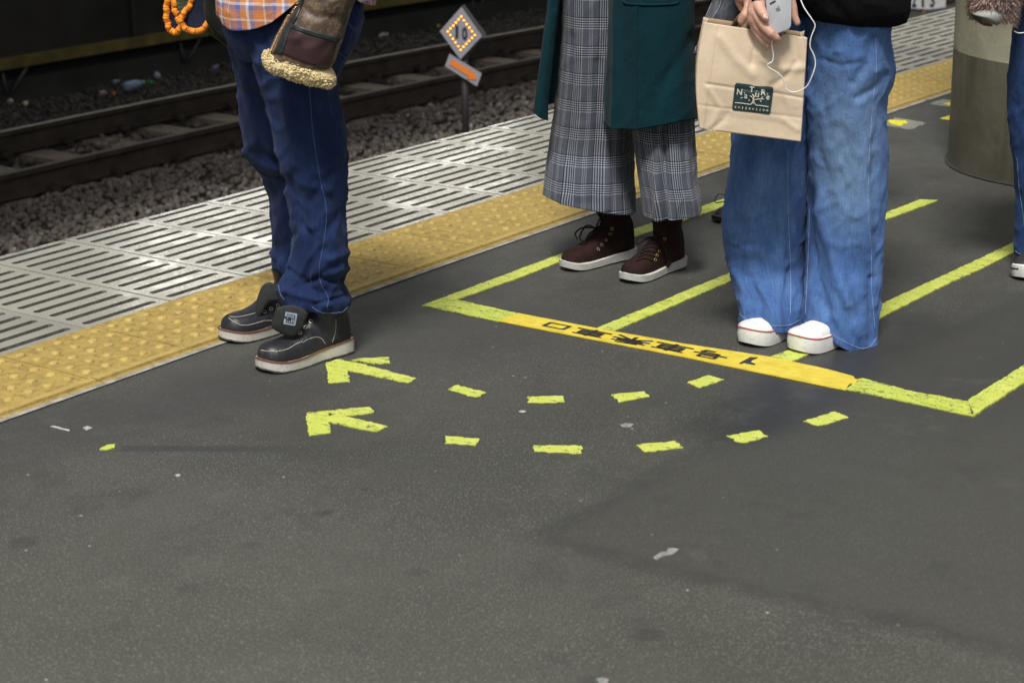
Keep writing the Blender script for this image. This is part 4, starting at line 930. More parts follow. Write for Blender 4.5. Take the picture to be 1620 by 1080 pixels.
# ================================================================== PERSON: MAN IN DARK JEANS
def man():
    toeN, heelN = G(411, 589), G(553, 551); dN = (toeN-heelN).normalized(); toeF = G(353, 542); dF = V((-.96, .28, 0)).normalized()
    LN = (toeN-heelN).length
    # the sole edge seen in the photo is the near side of the shoe; its middle lies half a width farther
    side_n = V((-dN.y, dN.x, 0)); side_n = side_n if side_n.dot(FH) > 0 else -side_n
    hN = heelN.copy(); LF = .292; dF = V((-.985, .17, 0)).normalized(); tF = toeF; hF = tF - dF*LF
    ank = hN.lerp(toeN, .26); F = Frame(hN + dN*.09)
    e = empty('person', (ank.x+.08, ank.y+.12, 0), 'man in dark jeans, orange plaid shirt and shearling jacket beside the yellow tiles', 'person')
    BL = Mat('black_leather'); f = BL.noise(BL.obj, 12, 4, .6); gr = BL.vor(BL.obj, 420, 'F1')
    BLK = BL.done(BL.mix(BL.math('MULTIPLY', BL.step(BL.noise(BL.obj, 34, 5, .8), .54, .68), .4), BL.ramp(f, [(.3, (.007, .008, .011)), (.7, (.020, .022, .030))]), (.06, .058, .055)), BL.math('ADD', .30, BL.math('MULTIPLY', BL.noise(BL.obj, 26, 4, .7), .35)), BL.bump(BL.noise(BL.map(BL.obj, (60, 24, 24)), 1, 4, .6, .5), .6, .004, BL.bump(gr, .2, .0005)), Specular_IOR_Level=.6)
    SOL = Mat('cream_sole'); f = SOL.noise(SOL.obj, 60, 5, .75); SOLE = SOL.done(SOL.ramp(f, [(.3, (.46, .44, .38)), (.58, (.60, .58, .52)), (.68, (.30, .28, .24)), (.8, (.55, .52, .46))]), .75, SOL.bump(f, .4, .002))
    TREAD = simple('dirty_tread', (.09, .088, .082), .9, .6, 60, .5, 120); WELT = simple('brown_welt', (.16, .055, .028), .7, .3, 90)
    H = ([0, .02, .06, .2, .34, .44, .52, .62, .72, .82, .90, .95, .985, 1.0], [.040, .074, .090, .098, .098, .088, .070, .054, .047, .046, .043, .035, .018, .0])
    n1, *_ = shoe(e, 'boot', hN, dN, LN, .106, BLK, SOLE, .036, .025, H, (.23, .052, .040, .155, .0), WELT, TREAD)
    n2, *_ = shoe(e, 'boot', hF, dF, LF, .106, BLK, SOLE, .036, .025, H, (.23, .052, .040, .155, .0), WELT, TREAD)
    RING = simple('eyelet_metal', (.65, .63, .58), .3, .1, 50, 0, Metallic=.8); HOLE = simple('eyelet_hole', (.004, .004, .004), .8, 0)
    def eyelets(o, L):
        t = bvh(o)
        for x, y in L:
            h, n = hit(t, x, y, .0015)
            if h is None: continue
            a = n.orthogonal().normalized(); c = n.cross(a); P = [h+(a*math.cos(k*.5236)+c*math.sin(k*.5236))*.0042 for k in range(12)]
            b = MB(); b.tube(P, .0013, 6, True, True); r = b.build('eyelet', RING, o); b = MB(); b.disc(h-n*.001, n, .0036, .0006, 12); b.build('eyelet_hole', HOLE, o)
    eyelets(n1, [(475, 527), (483.5, 518), (491.5, 508.5)]); eyelets(n2, [(418.5, 493.5), (428.5, 488.5), (439, 483.5), (449, 477)])
    t1, t2 = bvh(n1), bvh(n2)
    trace(t1, smooth_px([(413, 554), (425, 555.5), (440, 555.5), (455, 552), (468, 544.5), (478, 540)]), .0010, STITCHW, 'toe_seam', n1, .001, .0028)
    trace(t1, smooth_px([(478, 542), (490, 535.5), (502, 533), (510, 537), (515, 545)]), .0007, STITCHW, 'quarter_seam', n1, .0008, .0025)
    trace(t1, smooth_px([(531, 505), (531, 520), (528, 534), (525, 543)]), .0007, STITCHW, 'heel_seam', n1, .0008, .0025)
    trace(t1, smooth_px([(470, 536), (474, 541), (480, 545)]), .0008, BLK, 'vamp_edge', n1, .0006)
    trace(t2, smooth_px([(362, 503), (370, 509), (381, 514), (393, 514), (405, 511), (417, 507.5)]), .0010, STITCHW, 'toe_seam', n2, .001, .0028)
    trace(t2, smooth_px([(364, 501), (376, 501.5), (390, 499), (402, 496), (410, 493)]), .0010, STITCHW, 'toe_seam', n2, .001, .0028)
    trace(t2, smooth_px([(417, 507), (428, 507), (438, 508)]), .0007, STITCHW, 'quarter_seam', n2, .0008, .0025)
    # folded-over tongues
    SUE = simple('black_suede', (.014, .016, .016), .8, .3, 60, .4, 300)
    def flap(o, tree, ref, pts, vtop, th, name='tongue', tilt=.0):
        h, n = hit(tree, *ref, 0); dv = (h-F.o).dot(FH) - vtop
        P = [tuple(p) for p in spline(pts+[pts[0]], 60)][:-1]; cx_ = sum(p[0] for p in P)/len(P); cy_ = sum(p[1] for p in P)/len(P); ymin = min(p[1] for p in P); ymax = max(p[1] for p in P)
        vs = []; K = 7
        for sgn, off in ((0, 0), (1, th)):
            for q in range(K):
                r = 1-q/K
                for p in P:
                    x, y = cx_+(p[0]-cx_)*r, cy_+(p[1]-cy_)*r; bulge = .006*(1-r*r); lean = tilt*(y-ymin)/(ymax-ymin)
                    vs.append(F(x, y, dv+lean-bulge+off))
            vs.append(F(cx_, cy_, dv+tilt*.5-.006+off))
        n_ = len(P); S = n_*K+1; fs = []
        for s in (0, 1):
            for q in range(K-1): fs += [(s*S+q*n_+k, s*S+q*n_+(k+1) % n_, s*S+(q+1)*n_+(k+1) % n_, s*S+(q+1)*n_+k) for k in range(n_)]
            fs += [(s*S+(K-1)*n_+k, s*S+(K-1)*n_+(k+1) % n_, s*S+n_*K) for k in range(n_)]
        fs += [(k, (k+1) % n_, S+(k+1) % n_, S+k) for k in range(n_)]
        r = mk(name, vs, fs, SUE, o, True); bm = bmesh.new(); bm.from_mesh(r.data); bmesh.ops.recalc_face_normals(bm, faces=bm.faces); bm.to_mesh(r.data); bm.free(); return r
    fl = flap(n1, t1, (470, 535), [(437, 487), (452, 483), (470, 484), (486, 494), (484, 505), (477, 520), (468, 530), (460, 533), (446, 528), (432, 520), (430, 511), (433, 498)], .012, .007)
    flap(n2, t2, (425, 492), [(405, 503), (404, 488), (408, 468), (416, 451), (427, 446.5), (437, 452), (441, 462), (441, 474), (430, 478), (420, 487), (412, 500)], .012, .012, tilt=-.01)
    tf = bvh(fl); LAB = simple('label_thread', (.26, .31, .42), .8, .2, 200)
    # woven label: a square of small block marks
    o0, ex, ey = np.array((452., 493.)), np.array((18.5, 3.2)), np.array((-3.6, 19.))
    b = MB()
    cells = [(0, 0, .16, 1), (0, 0, 1, .13), (.87, .05, .13, .9), (.02, .87, .92, .13), (.22, .2, .1, .18), (.38, .18, .09, .2), (.52, .2, .28, .07), (.52, .33, .28, .07), (.22, .45, .08, .1), (.60, .48, .09, .32), (.74, .48, .07, .32), (.24, .70, .12, .1), (.42, .68, .12, .12)]
    for (x, y, w_, h_) in cells:
        q = [hit(tf, *(o0+ex*a+ey*c), .0009)[0] for a, c in ((x, y), (x+w_, y), (x+w_, y+h_), (x, y+h_))]
        if all(v is not None for v in q): b.add(q, [(0, 1, 2, 3)])
    b.build('woven_label', LAB, n1, False)
    # jeans
    near = [(374, -30, 572, -35, .03, .115, 2.2), (376, 20, 574, 12, .02, .115, 2.2), (386, 58, 569, 52, .01, .11, 2.2), (395, 86, 554, 84, .0, .105, 2.1), (406, 112, 541, 108, .0, .10, 2.1), (415, 140, 537, 140, .0, .095, 2), (425, 187, 543, 187, .0, .085, 2), (433, 233, 546, 230, .0, .078, 2),
            (446, 270, 548, 264, .0, .070, 2), (450, 303, 549, 303, 0, .066, 2), (456, 340, 550, 342, 0, .066, 2), (462, 372, 550, 382, 0, .066, 2), (461, 395, 549, 412, 0, .066, 2), (455, 418, 546, 437, 0, .066, 2), (450, 438, 543, 454, 0, .066, 2), (444, 454, 550, 463, 0, .070, 2), (444, 466, 554, 475, 0, .072, 2), (448, 475, 551, 488, 0, .068, 2)]
    nf = [([(414, 62), (432, 110), (437, 170), (452, 240)], 9, -.007), ([(470, 130), (452, 220), (458, 262)], 10, .005), ([(447, 285), (470, 318), (478, 350), (466, 372)], 6, -.007), ([(452, 262), (478, 292), (520, 300)], 7, .006), ([(548, 260), (515, 285), (490, 320)], 6, -.006),
          ([(465, 345), (490, 372), (498, 410), (482, 440)], 6, -.007), ([(549, 330), (520, 360), (512, 395)], 7, -.006), ([(548, 400), (522, 410), (500, 432)], 6, .007), ([(549, 440), (530, 446), (505, 440), (480, 452)], 4.5, -.010), ([(548, 425), (520, 432), (500, 452)], 5, .006), ([(452, 425), (470, 440), (500, 462)], 5, -.006), ([(446, 458), (480, 470), (520, 482)], 6, .006),
          ([(508, 180), (512, 260), (520, 330)], 7, .004), ([(535, 150), (500, 185), (480, 240)], 8, -.005), ([(500, 480), (530, 474), (550, 466)], 4, -.006)]
    far = [(352, -30, 470, -30, .10, .10, 2), (353, 30, 478, 30, .10, .10, 2), (359, 52, 480, 50, .11, .10, 2), (366, 80, 482, 78, .12, .10, 2), (372, 118, 484, 118, .13, .095, 2), (376, 146, 486, 146, .15, .09, 2), (384, 213, 490, 213, .18, .085, 2), (390, 240, 494, 240, .2, .08, 2), (398, 258, 500, 258, .21, .078, 2), (411, 272, 504, 268, .22, .075, 2), (422, 288, 506, 286, .22, .07, 2), (425, 320, 508, 320, .23, .066, 2),
           (429, 360, 511, 360, .24, .066, 2), (432, 388, 512, 388, .25, .066, 2), (429, 408, 512, 408, .25, .068, 2), (432, 424, 512, 422, .25, .068, 2), (441, 436, 514, 434, .26, .066, 2), (444, 446, 516, 444, .26, .066, 2), (442, 460, 518, 458, .26, .066, 2)]
    ff = [([(390, 240), (415, 262), (440, 270)], 6, .008), ([(400, 200), (415, 240), (440, 255)], 6, -.006), ([(424, 290), (436, 320), (440, 380)], 5, .005), ([(430, 400), (445, 412), (455, 430)], 5, .007), ([(372, 100), (395, 130), (415, 200)], 8, -.005), ([(436, 432), (450, 440), (456, 450)], 4, -.007)]
    S1 = loft(F, near, 88, 150, None, nf, cloth_noise(3.1, .005, .0042, .0014)); S2 = loft(F, far, 72, 130, None, ff, cloth_noise(7.7, .005, .0042, .0014))
    S3 = loft(F, [(352, -90, 566, -90, .06, .125, 2.4), (350, -20, 573, -30, .05, .13, 2.4), (353, 30, 575, 18, .05, .135, 2.4), (362, 62, 570, 52, .05, .125, 2.4), (380, 92, 550, 88, .06, .10, 2.2)], 72, 50, None, [([(400, 60), (408, 90), (414, 130)], 7, -.008), ([(370, 55), (395, 72), (412, 78)], 6, .005)], cloth_noise(1.3, .003, .002, .001))
    j = sheets('jeans', [S1, S2, S3], DENIM_D, e, .0022); tj = bvh(j)
    trace(tj, smooth_px([(489, 132), (491, 160), (494, 200), (500, 245), (508, 290), (515, 320), (516, 350), (511, 390), (505, 425), (508, 450), (519, 470), (517, 488)]), .0007, STITCH, 'side_seam', j, .0008)
    trace(tj, smooth_px([(549, 34), (562, 46), (568, 38), (574, 28)], 4), .0006, STITCH, 'pocket_stitch', j, .0008); trace(tj, smooth_px([(548, 37), (562, 50), (569, 42), (575, 32)], 4), .0006, STITCH, 'pocket_stitch', j, .0008)
    trace(tj, [(574, 22), (571, 45), (563, 70), (548, 92), (530, 81)], .0006, STITCH, 'pocket_stitch', j, .0008)
    trace(tj, smooth_px([(494, 486), (508, 494), (524, 498), (540, 494), (551, 484)], 5), .0012, simple('frayed_hem', (.10, .15, .30), .9, .4, 150), 'hem_edge', j, .0008, .004)
    trace(tj, smooth_px([(441, 452), (444, 465), (450, 474)], 4), .0014, simple('pale_hem', (.10, .15, .28), .9, .4, 150), 'hem_edge', j, .001, .004)
    # shirt
    hem = [(330, 30), (346, 24), (352, 38), (362, 46), (380, 49), (400, 47), (425, 38), (450, 20), (476, -2), (520, -20), (560, -6), (575, 6), (592, 9), (600, 4)]
    hx, hy = [p[0] for p in hem], [p[1] for p in hem]
    S = loft(F, [(340, -200, 575, -200, .05, .15, 2.3), (344, -100, 580, -100, .05, .16, 2.3), (345, -20, 590, -30, .05, .165, 2.3), (346, 20, 592, 0, .05, .165, 2.3), (352, 60, 592, 40, .05, .16, 2.3)], 96, 90, lambda x, y, fr: y > interp(x, hx, hy) - (0 if fr else 14), [([(400, -20), (412, 10), (416, 45)], 5, -.006), ([(372, -10), (368, 20), (374, 46)], 6, .006), ([(440, -20), (430, 10), (428, 34)], 6, -.005)], cloth_noise(5.2, .005, .003, .001))
    sheets('shirt', [S], shirt_plaid(), e, .0016)
    # shearling jacket flap hanging open
    LE = Mat('cracked_leather'); P = LE.obj; f = LE.noise(P, 14, 5, .7); g = LE.noise(P, 75, 5, .75); cr = LE.vor(P, 150, 'DISTANCE_TO_EDGE')
    c = LE.ramp(f, [(.3, (.030, .016, .012)), (.52, (.075, .048, .035)), (.7, (.125, .088, .055))]); c = LE.mix(LE.math('MULTIPLY', LE.step(g, .48, .62), .7), c, (.20, .14, .07)); c = LE.mix(LE.math('MULTIPLY', LE.math('LESS_THAN', cr, .05), .5), c, (.02, .012, .01))
    LEATH = LE.done(c, .48, LE.bump(g, .4, .002)); LOW = simple('burgundy_leather', (.036, .015, .018), .42, .45, 25, .4, 90); BS = simple('black_strap', (.020, .023, .026), .4, .5, 60, .3, 150)
    S = loft(F, [(505, -160, 610, -170, -.12, .075, 2.5), (490, -60, 590, -75, -.14, .07, 2.5), (478, -2, 564, -8, -.155, .062, 2.5), (452, 36, 549, 34, -.165, .058, 2.5), (436, 66, 540, 68, -.17, .055, 2.5), (427, 84, 531, 96, -.17, .052, 2.5), (424, 92, 524, 108, -.17, .050, 2.5)], 72, 80, None, [([(470, 10), (500, 26), (540, 30)], 7, -.004), ([(480, -5), (478, 30), (468, 60)], 9, .004)], cloth_noise(2.2, .003, .0018, .0006))
    jk = sheets('jacket', [S], LEATH, e, .003); tk = bvh(jk)
    patch(tk, [(461, 44), (485, 53), (510, 60), (538, 64)], [(437, 80), (462, 92), (490, 102), (523, 108)], .0012, LOW, 'lower_panel', jk, 24, 12, .0015)
    patch(tk, [(462, 38), (485, 46), (512, 54), (541, 60)], [(460, 45), (483, 53.5), (510, 61), (538, 69)], .0024, BS, 'leather_strap', jk, 24, 4, .002)
    patch(tk, [(474, -6), (462, 25), (449, 50), (435, 84)], [(484, -6), (472, 25), (460, 48), (448, 86)][::1], .0026, BS, 'leather_strap', jk, 24, 5, .002)
    patch(tk, [(472, -6), (455, 28), (438, 58), (425, 86)], [(475, -6), (463, 25), (450, 50), (434, 84)], .0018, simple('zip_tape', (.16, .09, .045), .8, .3, 100), 'zip_tape', jk, 20, 3, .002)
    b = MB()
    for k in range(44):
        t = k/43; x, y = interp(t, [0, .33, .66, 1], [470, 453, 436.5, 423]), interp(t, [0, .33, .66, 1], [-2, 28, 58, 88]); h, n = hit(tk, x+2, y, .002)
        if h is not None: b.tube([h - RH*.0065, h + RH*.002], .0011, 6)
    b.build('zipper', simple('brass', (.55, .38, .20), .3, .2, 50, 0, Metallic=.9), jk)
    # fleece: many tight curls round the lower edge
    b = MB(); cen = []
    for k in range(6500):
        th = rng.uniform(0, 2*math.pi); q = rng.uniform(0, 2*math.pi); tt = (math.cos(th)+1)/2
        cx_, cy_ = 427.5+tt*(519-427.5), 96+tt*(123-96); mid = F((427.5+519)/2, 109.5, -.17); L, R = F(427.5, 95, -.17), F(518, 121, -.17)
        c = mid + (R-L)/2*math.cos(th) + FH*.036*math.sin(th); out = (c-mid).normalized()
        r = .0205+.0035*noise.noise(V((math.cos(th)*3, math.sin(th)*3, q)))
        r *= rng.uniform(.90, 1.16); p = c + out*r*math.cos(q)*.8 + V((0, 0, 1))*r*1.0*math.sin(q)
        b.ball(p, rng.uniform(.0019, .0036), (1, 1, rng.uniform(.6, 1)), 1)
    mid = F(473, 108, -.17); L, R = F(427.5, 95, -.17), F(518, 121, -.17); b.tube([mid + (R-L)/2*math.cos(k*.2618) + FH*.036*math.sin(k*.2618) for k in range(24)], .0175, 12, True, True)
    vs_ = [mid] + [mid + (R-L)/2*math.cos(k*.2618) + FH*.036*math.sin(k*.2618) for k in range(24)]; b.add(vs_, [(0, 1+k, 1+(k+1) % 24) for k in range(24)])
    FL = Mat('fleece'); r_ = FL.n('ShaderNodeNewGeometry').outputs['Random Per Island']; FLM = FL.done(FL.ramp(r_, [(0, (.46, .34, .14)), (.5, (.60, .48, .24)), (1, (.72, .61, .36))]), .95, FL.bump(FL.noise(FL.obj, 400, 3), .6, .001), Sheen_Weight=.3)
    b.build('fleece_trim', FLM, jk)
    # dark lining of the other jacket flap, behind
    DK = wool('dark_lining', (.012, .013, .010)); S = loft(F, [(330, -120, 420, -120, .22, .05, 2), (322, -40, 410, -40, .23, .05, 2), (322, 0, 400, 0, .24, .045, 2), (326, 30, 390, 36, .24, .04, 2), (338, 52, 384, 62, .24, .03, 2), (356, 66, 380, 74, .24, .02, 2)], 40, 40, None, (), cloth_noise(4, .004, .003, .001)); sheets('jacket_back_flap', [S], DK, e, .003)
    hip = (F(465, 0, .06)); feet = (hN+dN*.08, hF+dF*.08)
    hipp = V((hip.x, hip.y, .88)); Pb, arms, sh = body(e, hipp, V((-1, .05, 0)), feet, 1.72, (F(505, -120, -.10), F(330, -110, .30)), .42, [legchain(S1, .055, .038, feet[0]), legchain(S2, .055, .038, feet[1])])
    upper_garment('jacket_upper', e, Pb, arms, sh, 1.10, LEATH, .03, .9, .18)
    # the bag with the orange ruffled edges
    Fb = Frame(F.o + FH*.30); q = Fb(300, 20); eb = empty('bag', (q.x, q.y, q.z-.06), 'small dark bag with bright orange ruffled edges hanging left of the plaid shirt', 'bag')
    OR = simple('orange_ruffle', (.80, .27, .02), .75, .25, 120, .5, 300); NAV = wool('navy_cloth', (.010, .013, .028)); OLV = wool('olive_knit', (.085, .10, .055))
    def ruffle(pts, r, vv=0):
        P = [Fb(x, y, vv) for x, y in [tuple(p) for p in spline(pts, 260)]]; L = 0; R_ = []; P2 = []
        for i, p in enumerate(P):
            if i: L += (P[i]-P[i-1]).length
            R_.append(r*(.92+.16*abs(math.sin(L*math.pi/.0072)))); P2.append(p + FH*.0015*math.sin(L*300) + RH*.0012*math.sin(L*230))
        b = MB(); b.tube(P2, R_, 12); o = b.build('ruffle', OR, eb); b = MB(); L = 0; nx = .0072
        for i in range(1, len(P2)-1):
            L += (P2[i]-P2[i-1]).length
            if L > nx:
                nx += .0072*rng.uniform(.8, 1.2); t = (P2[i+1]-P2[i-1]).normalized(); a = t.orthogonal().normalized(); c = t.cross(a); b.tube([P2[i]+(a*math.cos(q*.5236)+c*math.sin(q*.5236))*(R_[i]*1.01) for q in range(12)], .0006, 4, True, True)
        b.build('ruffle_gather', simple('gather_band', (.30, .07, .01), .9), o)  # thin darker rings that stripe the orange cord
    ruffle([(272, -90), (267, -20), (264, 10), (264, 30), (267, 43), (273, 50), (279, 51), (284, 47), (286, 40), (282, 28), (277, 15), (275, -10), (278, -80)], .0080, 0)
    ruffle([(312, -80), (308, -20), (302, 6), (292, 20), (287, 30), (289, 41), (297, 47), (310, 50), (321, 46), (329, 36), (332, 18), (334, 2), (332, -20), (330, -80)], .0074, -.02)
    def pad(name, pts, mat, vv, th=.012):
        a = [Fb(x, y, vv) for x, y in pts]; n = len(a); c = sum(a, V((0, 0, 0)))/n - FH*th*.5; bk = [p+FH*th for p in a]
        mk(name, a+bk+[c], [(k, (k+1) % n, 2*n) for k in range(n)]+[tuple(reversed(range(n, 2*n)))]+[(k, (k+1) % n, n+(k+1) % n, n+k) for k in range(n)], mat, eb)
    pad('bag_body', [tuple(p) for p in spline([(312, -80), (302, 6), (289, 24), (289, 41), (310, 49), (328, 37), (333, 10), (330, -80)], 30)], NAV, -.012, .03)
    pad('bag_side', [tuple(p) for p in spline([(272, -80), (265, 20), (268, 44), (280, 49), (285, 38), (277, 10), (277, -80)], 30)], NAV, .006, .02)
    pad('knit_panel', [(277, -80), (278, 0), (286, 28), (300, 14), (308, -80)], OLV, -.006, .016)
    b = MB()
    for k in range(14): b.tube([Fb(280, 22-k*6.5, -.018), Fb(300, 20-k*6.5, -.018)], .0012, 5)
    b.build('knit_ribs', wool('dark_rib', (.02, .025, .015)), eb)
    b = MB(); b.tube([Fb(326, 44, 0), Fb(336, 56, 0), Fb(350, 66, 0), Fb(364, 78, .03)], .0022, 6); b.build('strap', wool('strap_cloth', (.05, .055, .04)), eb)
man()
# ================================================================== PERSON: WOMAN IN TEAL COAT
def woman_b():
    F = Frame(V((1.24, -.82, 0)))
    e = empty('person', (1.27, -.80, 0), 'woman in teal coat, grey checked wide trousers and dark brown lace-up boots', 'person')
    SU = Mat('burgundy_suede'); f = SU.noise(SU.obj, 22, 4, .65); SUE = SU.done(SU.ramp(f, [(.3, (.010, .0042, .0038)), (.7, (.028, .012, .010))]), .85, SU.bump(SU.noise(SU.obj, 260, 3), .4, .001, SU.bump(SU.noise(SU.map(SU.obj, (90, 40, 90)), 1, 3), .4, .003)), Specular_IOR_Level=.2)
    WS = Mat('white_sole'); f = WS.noise(WS.obj, 70, 4, .7); WSO = WS.done(WS.ramp(f, [(.3, (.40, .40, .37)), (.6, (.52, .52, .48)), (.75, (.34, .34, .31))]), .7, WS.bump(f, .3, .001))
    H = ([0, .02, .06, .2, .36, .46, .56, .66, .76, .86, .93, .97, 1.0], [.05, .085, .10, .105, .10, .086, .068, .054, .045, .040, .032, .020, .0])
    LACE = wool('brown_lace', (.018, .010, .008)); BR = simple('brass_hook', (.40, .30, .12), .35, .2, 50, 0, Metallic=.85)
    boots = []
    for toe, heel in ((G(890, 429), G(1004, 404)), (G(988, 449), G(988, 449)+V((.255, -.022, 0)))):
        d = (toe-heel).normalized(); sd = V((-d.y, d.x, 0)); sd = sd if sd.dot(FH) > 0 else -sd
        d2 = (d*1.0 + V((-.35, .0, 0))).normalized(); heel2 = heel+sd*.032; L = .262
        heel2 = toe - d*L
        o, *_ = shoe(e, 'boot', heel2, d, L, .089, SUE, WSO, .030, .022, H, (.27, .052, .037, .165, -.004), None, None)
        boots.append((o, heel2, d))
    for (o, h_, d), hooks in zip(boots, ([(968, 362), (965, 370), (958, 380), (951.6, 387.4), (946, 394.5)], [(1051, 378), (1042.5, 398), (1039, 404), (1036, 411)])):
        t = bvh(o)
        for x, y in hooks:
            h, n = hit(t, x, y, .002)
            a = n.orthogonal().normalized(); c = n.cross(a); b = MB(); b.tube([h+(a*math.cos(k*.785)+c*math.sin(k*.785))*.0042 for k in range(8)], .0011, 5, True, True); b.build('lace_hook', BR, o)
    t0, t1 = bvh(boots[0][0]), bvh(boots[1][0])
    for k in range(6):
        x0, y0 = 966-k*4.6, 366-k*6 + 2; trace(t0, smooth_px([(x0, y0), (x0-12, y0-3), (x0-26+k*1.2, y0+1)], 4), .0022, LACE, 'lace', boots[0][0], .0022)
        x0, y0 = 1049-k*3.2, 382-k*-6; trace(t1, smooth_px([(x0-2, y0), (x0-14, y0-3), (x0-26, y0+2)], 4), .0022, LACE, 'lace', boots[1][0], .0022)
    def loop(o, t, pts, r=.0024):
        P = []
        for x, y, lf_ in pts: h, n = hit(t, x, y, lf_); P.append(h)
        P = [V(p) for p in spline(P, 30)]; b = MB(); b.tube(P, r, 6); b.build('lace', LACE, o)
    loop(boots[0][0], t0, [(940, 362, .004), (932, 360, .02), (924, 372, .03), (920, 386, .02), (926, 388, .015), (934, 374, .008), (940, 364, .004)]); loop(boots[0][0], t0, [(938, 362, .004), (925, 366, .03), (918, 384, .03), (916, 389, .02)])
    loop(boots[1][0], t1, [(1032, 376, .004), (1018, 378, .02), (1011, 388, .03), (1012, 394, .02), (1022, 384, .012), (1032, 378, .004)]); loop(boots[1][0], t1, [(1038, 376, .006), (1046, 392, .012), (1053, 412, .008), (1057, 430, .006)], .0034); loop(boots[1][0], t1, [(1036, 376, .006), (1048, 388, .016), (1058, 410, .010), (1058, 424, .008)], .003)
    # trousers
    PL = glen_plaid()
    def pleats(seed, amp, k):
        cn = cloth_noise(seed, .004, .002, .0005, .45)
        def f(th, t, p, u, w_):
            return cn(th, t, p, u, w_) + amp*(.25+.75*t)*math.sin(th*k + 1.2*noise.noise(V((seed, t*1.5, 0)))*2)*(.6+.6*noise.noise(V((math.cos(th)*1.5, math.sin(th)*1.5, seed))))
        return f
    S1 = loft(F, [(884, -60, 1000, -60, .08, .12, 2.2), (886, 0, 1002, 0, .08, .12, 2.2), (882, 96, 1002, 96, .09, .12, 2.1), (876, 180, 1001, 182, .10, .115, 2), (869, 229, 1001, 236, .10, .11, 2), (863, 275, 1003, 290, .07, .105, 2), (859, 307, 1006, 335, .055, .10, 2)], 120, 110, None,
              [([(905, 60), (903, 180), (897, 305)], 7, -.006), ([(945, 100), (945, 200), (936, 320)], 8, -.008), ([(975, 150), (978, 250), (985, 335)], 7, .006), ([(960, 220), (962, 280), (962, 330)], 5, .006), ([(920, 200), (916, 310)], 7, .005)], pleats(2.0, .007, 5))
    S2 = loft(F, [(985, -60, 1094, -60, .0, .12, 2.2), (990, 60, 1094, 60, .0, .12, 2.2), (998, 180, 1097, 180, -.01, .105, 2.1), (1005, 240, 1099, 240, -.04, .105, 2), (1010, 280, 1102, 280, -.06, .105, 2), (1015, 312, 1108, 310, -.075, .10, 2), (1018, 340, 1111, 332, -.08, .095, 2)], 120, 110, None,
              [([(1050, 210), (1052, 280), (1053, 350)], 3.5, -.020), ([(1040, 230), (1040, 300), (1040, 352)], 6, .012), ([(1078, 220), (1082, 280), (1085, 340)], 7, -.006), ([(1024, 240), (1026, 300), (1027, 345)], 6, -.005)], pleats(5.0, .006, 5))
    tr = sheets('trousers', [S1, S2], PL, e, .0022)
    # coat
    TE = wool('teal_wool', (.0022, .026, .036), .22); TEL = wool('coat_lining', (.004, .018, .024))
    hem = [(940, 190), (956, 193), (962, 201), (970, 204.5), (1008, 205), (1049, 198), (1080, 192), (1102, 188), (1120, 186)]; hx = [p[0] for p in hem]; hy = [p[1] for p in hem]
    S = loft(F, [(958, -140, 1104, -140, -.01, .15, 2.6), (961, -40, 1100, -40, -.01, .165, 2.8), (961, 0, 1098, 0, -.01, .17, 2.8), (959, 96, 1098, 100, -.01, .17, 2.8), (957, 160, 1101, 150, -.015, .165, 2.8), (956, 215, 1103, 210, -.015, .16, 2.8)], 110, 100, lambda x, y, fr: y > interp(x, hx, hy)-(0 if fr else 34), [([(973, -20), (972, 100), (969, 205)], 4, .007), ([(985, -20), (983, 80), (984, 205)], 4, -.005), ([(1006, 0), (1007, 110), (1008, 204)], 5, .004), ([(1095, 60), (1060, 120), (1030, 180)], 9, -.006), ([(1060, 110), (1040, 140), (1015, 175)], 5, -.003)], cloth_noise(9, .004, .0015, .0004, .5))
    ct = sheets('coat', [S], TE, e, .004); tc = bvh(ct)
    trace(tc, smooth_px([(986, 2), (995, 6.5), (1030, 8), (1068, 6), (1074, 0)], 5), .0025, TE, 'pocket_flap', ct, .001); trace(tc, smooth_px([(1008, 8), (1007.5, 100), (1008, 204)], 8), .0011, TEL, 'coat_seam', ct, .0004)
    hem2x, hem2y = [840, 844, 855, 866, 869], [177, 178, 187, 190, 190]
    S = loft(F, [(866, -140, 893, -140, -.02, .05, 2.2), (867, -20, 889, -20, .0, .035, 2.2), (866, 10, 885, 10, .0, .03, 2.2), (860, 50, 880, 50, .0, .026, 2.2), (852, 115, 873, 115, .0, .024, 2.2), (846, 160, 868, 160, .0, .022, 2.2), (843, 200, 867, 200, .0, .022, 2.2)], 44, 80, lambda x, y, fr: y > interp(x, hem2x, hem2y)-(0 if fr else 3), [([(876, 20), (866, 100), (856, 180)], 4, .003)], cloth_noise(12, .002, .001, .0004, .5))
    sheets('coat_front_flap', [S], TE, e, .003)
    S = loft(F, [(872, -120, 896, -120, .07, .02, 2), (870, 0, 894, 0, .07, .02, 2), (864, 80, 886, 80, .07, .02, 2), (858, 140, 881, 140, .07, .02, 2), (856, 165, 877, 162, .07, .02, 2)], 32, 30, None, (), cloth_noise(14, .002, .001, .0004, .5))
    sheets('coat_lining', [S], TEL, e, .002)
    hip = F(985, 0, .03); hipp = V((hip.x, hip.y, .84)); (o1, h1, d1), (o2, h2, d2) = boots
    SOCK = wool('dark_brown_sock', (.016, .008, .007))
    for S_, a_ in ((S1, h1+d1*.064), (S2, h2+d2*.064)):
        lc = legchain(S_, .06, .030, a_)[-3:]; o_ = capsules([[(p, r+.006) for p, r in lc]], 16).build('sock', SOCK, e); fuse(o_, .006, 2)
    Pb, arms, sh = body(e, hipp, V((-1, -.1, 0)), (h2+d2*.07, h1+d1*.07), 1.60, (F(1090, -60, .05), F(875, -60, .05)), .37, [legchain(S1, .06, .030, h1+d1*.064), legchain(S2, .06, .030, h2+d2*.064)])
